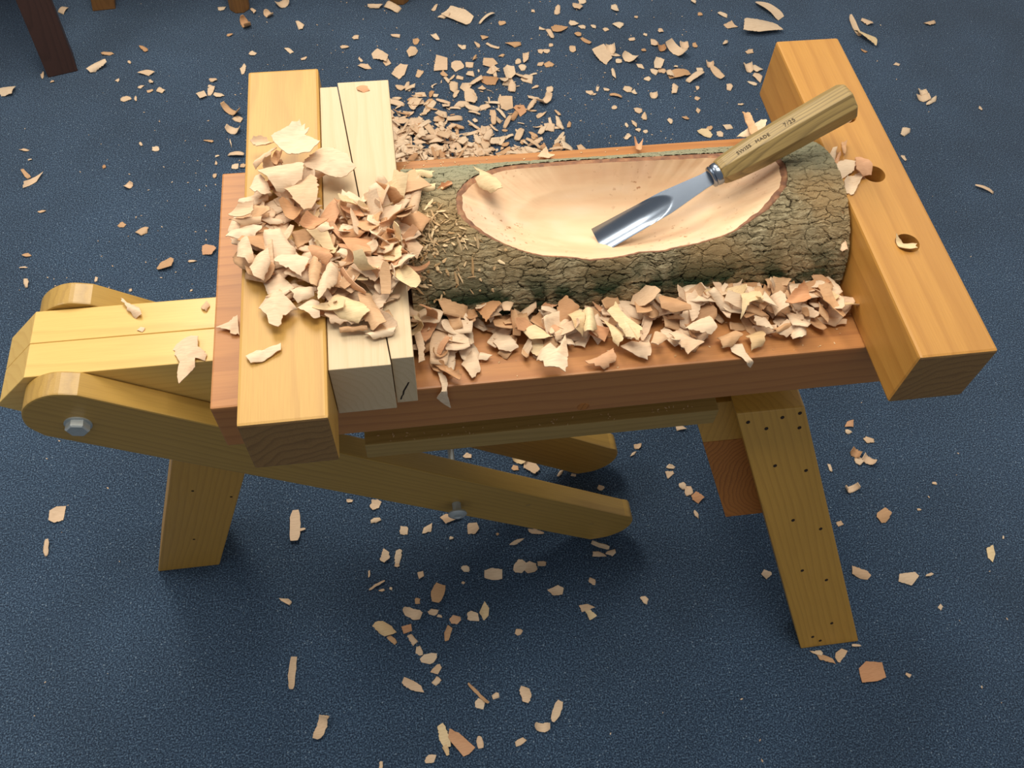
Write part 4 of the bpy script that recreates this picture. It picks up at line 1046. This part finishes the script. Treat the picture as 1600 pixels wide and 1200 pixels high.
def inpoly(x, y, pl):
    c = False
    for i in range(len(pl)):
        (x0, y0), (x1, y1) = pl[i], pl[i-1]
        if (y0 > y) != (y1 > y) and x < (x1-x0)*(y-y0)/(y1-y0)+x0: c = not c
    return c
LEFT = [(35, 193), (56, 214), (58, 256), (105, 271), (137, 219), (149, 164), (189, 187), (219, 193), (220, 122), (206, 66), (180, 26), (138, 34), (103, 53), (73, 68), (45, 115)]
def lab_heap(items, place):                     # (x, y, size, tone, obj) -> labels that tell them apart by look and order
    words = {'p': 'pale', 'w': 'tan', 'o': 'pinkish', 'y': 'cream', 'b': 'brown'}
    gr = {}
    for x, y, sz, tone, shp, o in items:
        gr.setdefault(('large' if sz > 34 else 'small' if sz < 20 else 'medium', words[tone], shp), []).append((x, o))
    for k, l in gr.items():
        l.sort(key=lambda t: t[0])
        for i, (x, o) in enumerate(l):
            o['label'] = ' '.join(k)+' '+place+(', '+ORD[i]+' such from left' if len(l) > 1 and i < 20 else '')
SHP = {'f': 'flake', 's': 'strip', 'c': 'curl'}
def heap(count, sampler, place, tilt, smin, smax):
    items = []; random_tones = 'pppppwwwooyy'
    for i in range(count):
        x, y = sampler(); kind = random.choice('ffffssc'); L_ = random.uniform(smin, smax); W_ = L_*random.uniform(.4, .75) if kind == 'f' else L_*random.uniform(.22, .4)
        t = tilt(x, y) if callable(tilt) else tilt
        q, fs, h = drop(L_, W_, kind, x, y, t); tone = random.choice(random_tones)
        if random.random() < .03: tone = 'b'
        o = put(q, fs, x, y, h, tone, 'x'); items.append((x, y, L_, tone, SHP[kind], o))
    return items
def s_left():
    while True:
        x, y = random.uniform(34, 222), random.uniform(22, 230)
        if inpoly(x, y, LEFT): return x, y
def s_nook():                                    # the crowd between wedges and log
    return random.uniform(150, 212), random.uniform(60, 172)
def s_front():
    while True:
        x = random.uniform(209, 664); y = random.uniform(18, 82)
        if (x < 250 or y > 32+9*math.sin(x*.05)) and random.random() < .35+y/110: return x, y
AV, AF = [[] for _ in range(2)], [[] for _ in range(2)]
def add(b, q, fs, x, y, z):
    o_ = len(AV[b]); AV[b] += [tuple(P(x+v.x, y+v.y, z+v.z)) for v in q]; AF[b] += [tuple(o_+i for i in f) for f in fs]
for fn_, n_, tl, a0, a1 in ((s_left, 120, .2, 22, 46), (s_nook, 50, .5, 18, 36), (s_front, 190, .22, 16, 42)):   # the bottom layers of the heaps
    for i in range(n_):
        x, y = fn_(); L_ = random.uniform(a0, a1); kd = random.choice('ffs'); q, fs, h = drop(L_, L_*random.uniform(.3, .7), kd, x, y, tl); add(random.choice((0, 0, 1)), q, fs, x, y, h)
it = heap(40, s_left, 'x', lambda x, y: .3, 24, 46)
lab_heap(it, 'in the heap over left beam')
it = heap(36, s_nook, 'x', .7, 18, 40); lab_heap(it, 'crowded between wedges and log')
it = heap(62, s_front, 'x', .35, 16, 40); lab_heap(it, 'in the row before the log')

for i, (zone, z, curl, ang, tone, pl, lab) in enumerate(HEROES):
    cx_ = sum(p[0] for p in pl)/len(pl); cy_ = sum(p[1] for p in pl)/len(pl)
    loc_ = jag([(p[0]-cx_, p[1]-cy_) for p in pl], 2.2, .9)
    g, fs = flake_geo(loc_, curl, math.radians(ang), .9, 5, .8)
    zz = z
    put([Vector(v) for v in g], fs, cx_, cy_, zz, tone, lab)
# two shavings hanging over the slab's front edge
for pl, lab in (([(226, 36), (231, 29), (235, 17), (234, -1), (235, -15), (237, -35), (230, -25), (223, -14), (229, 3), (228, 22)], 'pale hourglass shaving hanging over the slab\'s front edge beside the wedges'),
                ([(532, 30), (546, 30), (548, 15), (555, -3), (554, -12), (549, -6), (542, 10), (533, 18)], 'thin pointed cream shaving hanging over the slab\'s front edge, right half')):
    cx_ = sum(p[0] for p in pl)/len(pl); cz_ = sum(p[1] for p in pl)/len(pl)
    g, fs = flake_geo(jag([(p[0]-cx_, p[1]-cz_) for p in pl], 3, .4), 2.5, 1.57, .9, 5, .5)
    q = [Vector((v[0], -v[2], v[1])) for v in g]
    q = [Vector((v.x, v.y*.6+max(0, v.z+cz_)*.66, v.z-max(0, v.z+cz_)*.82+1)) for v in q]
    put(q, fs, cx_, -5, cz_, 'p', lab)

# shavings on the carpet: the largest ones singly
cnt = sum(1 for o in C.objects if o.name.startswith('wood_shaving'))
NBIG = 300-cnt
zones = {}
for r in FLOOR[:NBIG]: zones.setdefault((r[7], 'large' if max(r[2], r[3]) > 34 else 'small' if max(r[2], r[3]) < 22 else 'medium', SHP.get(r[5], 'brown flake')), []).append(r)
for (zn, sz, shp), l in zones.items():
    l.sort(key=lambda r: r[0])
    for i, (x, y, L_, W_, a, kind, ar, z_) in enumerate(l):
        tone = 'b' if kind == 'b' else random.choice('pppppoyppwpp'); kk = kind if kind in 'fsc' else 'f'
        g, fs = chip_geo(L_, W_, kk)
        q = rest(g, Euler((random.gauss(0, .12), random.gauss(0, .08), math.radians(a))).to_matrix(), 0)
        put(q, fs, x, y, -654.5, tone, sz+' '+({'p': 'pale', 'w': 'tan', 'o': 'pinkish', 'y': 'cream', 'b': 'dark'}[tone])+' '+shp+' '+ZN[zn]+(', '+ORD[i]+' from left' if len(l) > 1 else ''))
# the rest of the litter as one heap of stuff
for (x, y, L_, W_, a, kind, ar, z_) in FLOOR[NBIG:]:
    g, fs = chip_geo(L_, W_, kind if kind in 'fsc' else 'f'); add(1 if random.random() < .12 else 0, rest(g, Euler((random.gauss(0, .1), random.gauss(0, .1), math.radians(a))).to_matrix(), 0), fs, x, y, -654.6)
HM.clear(); CAP = 30.
def base_h(x, y): return -654.8
for i in range(470):
    while True:
        x = random.uniform(190, 653); y = random.uniform(991, 1328)
        if inpoly(x, y, [(190, 1001), (190, 1150), (206, 1260), (343, 1298), (486, 1328), (573, 1278), (555, 1160), (613, 1057), (653, 991)]):
            dd = (x-190)/(653-190)*.9+(y-991)/(1328-991)*1.1
            if random.random() < max(.06, 1.12-dd*1.15): break
    kind = random.choice('fffss'); L_ = random.choice((random.uniform(8, 20), random.uniform(20, 50), random.uniform(20, 42))); W_ = L_*random.uniform(.3, .7) if kind == 'f' else L_*random.uniform(.15, .35)
    q, fs, h = drop(L_, W_, kind, x, y, .2); add(1 if random.random() < .1 else 0, q, fs, x, y, h)
me = mesh(AV[0]+AV[1], AF[0]+[tuple(len(AV[0])+i for i in f) for f in AF[1]], True)
lo = link('wood_shavings', me, SH['p'], mats=[SH['p'], SH['w']])
nf = len(AF[0])
for i, p in enumerate(me.polygons): p.material_index = 0 if i < nf else 1
tag(lo, 'litter of countless smaller shavings strewn and heaped on the carpet behind the log', 'wood shavings', kind='stuff')
# crumbs on the carpet and splinters on the log
AV, AF = [[], []], [[], []]
for i in range(2000):
    m_ = random.random()
    if m_ < .55: x, y = random.gauss(420, 260), random.gauss(900, 300)
    elif m_ < .8: x, y = random.gauss(250, 160), random.gauss(640, 160)
    elif m_ < .9: x, y = random.gauss(-100, 300), random.gauss(850, 350)
    else: x, y = random.uniform(-500, 1500), random.uniform(-350, 1650)
    if (-300 < x < 900 and -170 < y < 330) or (560 < x < 900 and 320 < y < 480) or (x < -400 and y > 1330): continue
    L_ = random.uniform(1.5, 6); g, fs = flake_geo([(-L_/2, -.3), (0, -L_*.18), (L_/2, 0), (0, L_*.22)], .2, 0, .5, 1, 0)
    add(0, rest(g, Euler((0, random.gauss(0, .2), random.uniform(0, 6.3))).to_matrix(), 0), fs, x, y, -654.3)
me = mesh(AV[0], AF[0]); tag(link('wood_crumbs', me, SH['p']), 'tiny pale wood crumbs sprinkled over the navy carpet', 'wood crumbs', kind='stuff')
AV, AF = [[], []], [[], []]
def logz(x, y): return RZ*math.sqrt(max(0, 1-((y-YC)/RY)**2))
for i in range(230):
    x, y = 208+abs(random.gauss(0, 36)), random.gauss(125, 22)
    if y > 215 or y < 84: continue
    ex_ = ((x-438)/182)**2+((y-168)/70)**2
    if ex_ < 1.05: continue
    L_ = random.choice((random.uniform(2, 6), random.uniform(3, 9), random.uniform(7, 22))); W_ = random.uniform(.8, 3.6)
    g, fs = flake_geo([(-L_/2, -W_*.2), (-L_*.1, -W_*.5), (L_/2, -W_*.1), (L_*.4, W_*.3), (-L_*.3, W_*.5)], .5, 0, .7, 1, 0)
    th = math.atan2(logz(x, y), y-YC); tl = th-math.pi/2
    R_ = Matrix.Rotation(tl, 3, 'X') @ Euler((random.gauss(0, .3), random.gauss(0, .3), random.uniform(0, 6.3))).to_matrix()
    q = [R_ @ Vector(v) for v in g]; add(0, q, fs, x, y, logz(x, y)+.6)
for i in range(170):
    x, y = random.uniform(210, 560), random.uniform(290, 323)
    if i > 60: x, y = random.uniform(140, 560), random.uniform(39, 50)
    if i > 110: x, y = random.uniform(210, 670), random.uniform(3, 60)
    L_ = random.uniform(1, 4.5); g, fs = flake_geo([(-L_/2, -.3), (0, -L_*.2), (L_/2, 0), (0, L_*.2)], .1, 0, .4, 1, 0)
    add(0, rest(g, Euler((0, 0, random.uniform(0, 6.3))).to_matrix(), 0), fs, x, y, -171.2 if 60 < i <= 110 else .2)
me = mesh(AV[0], AF[0]); tag(link('wood_splinters', me, m_dust), 'straw-coloured splinters and crumbs scattered on the bark and bench top', 'wood splinters', kind='stuff')
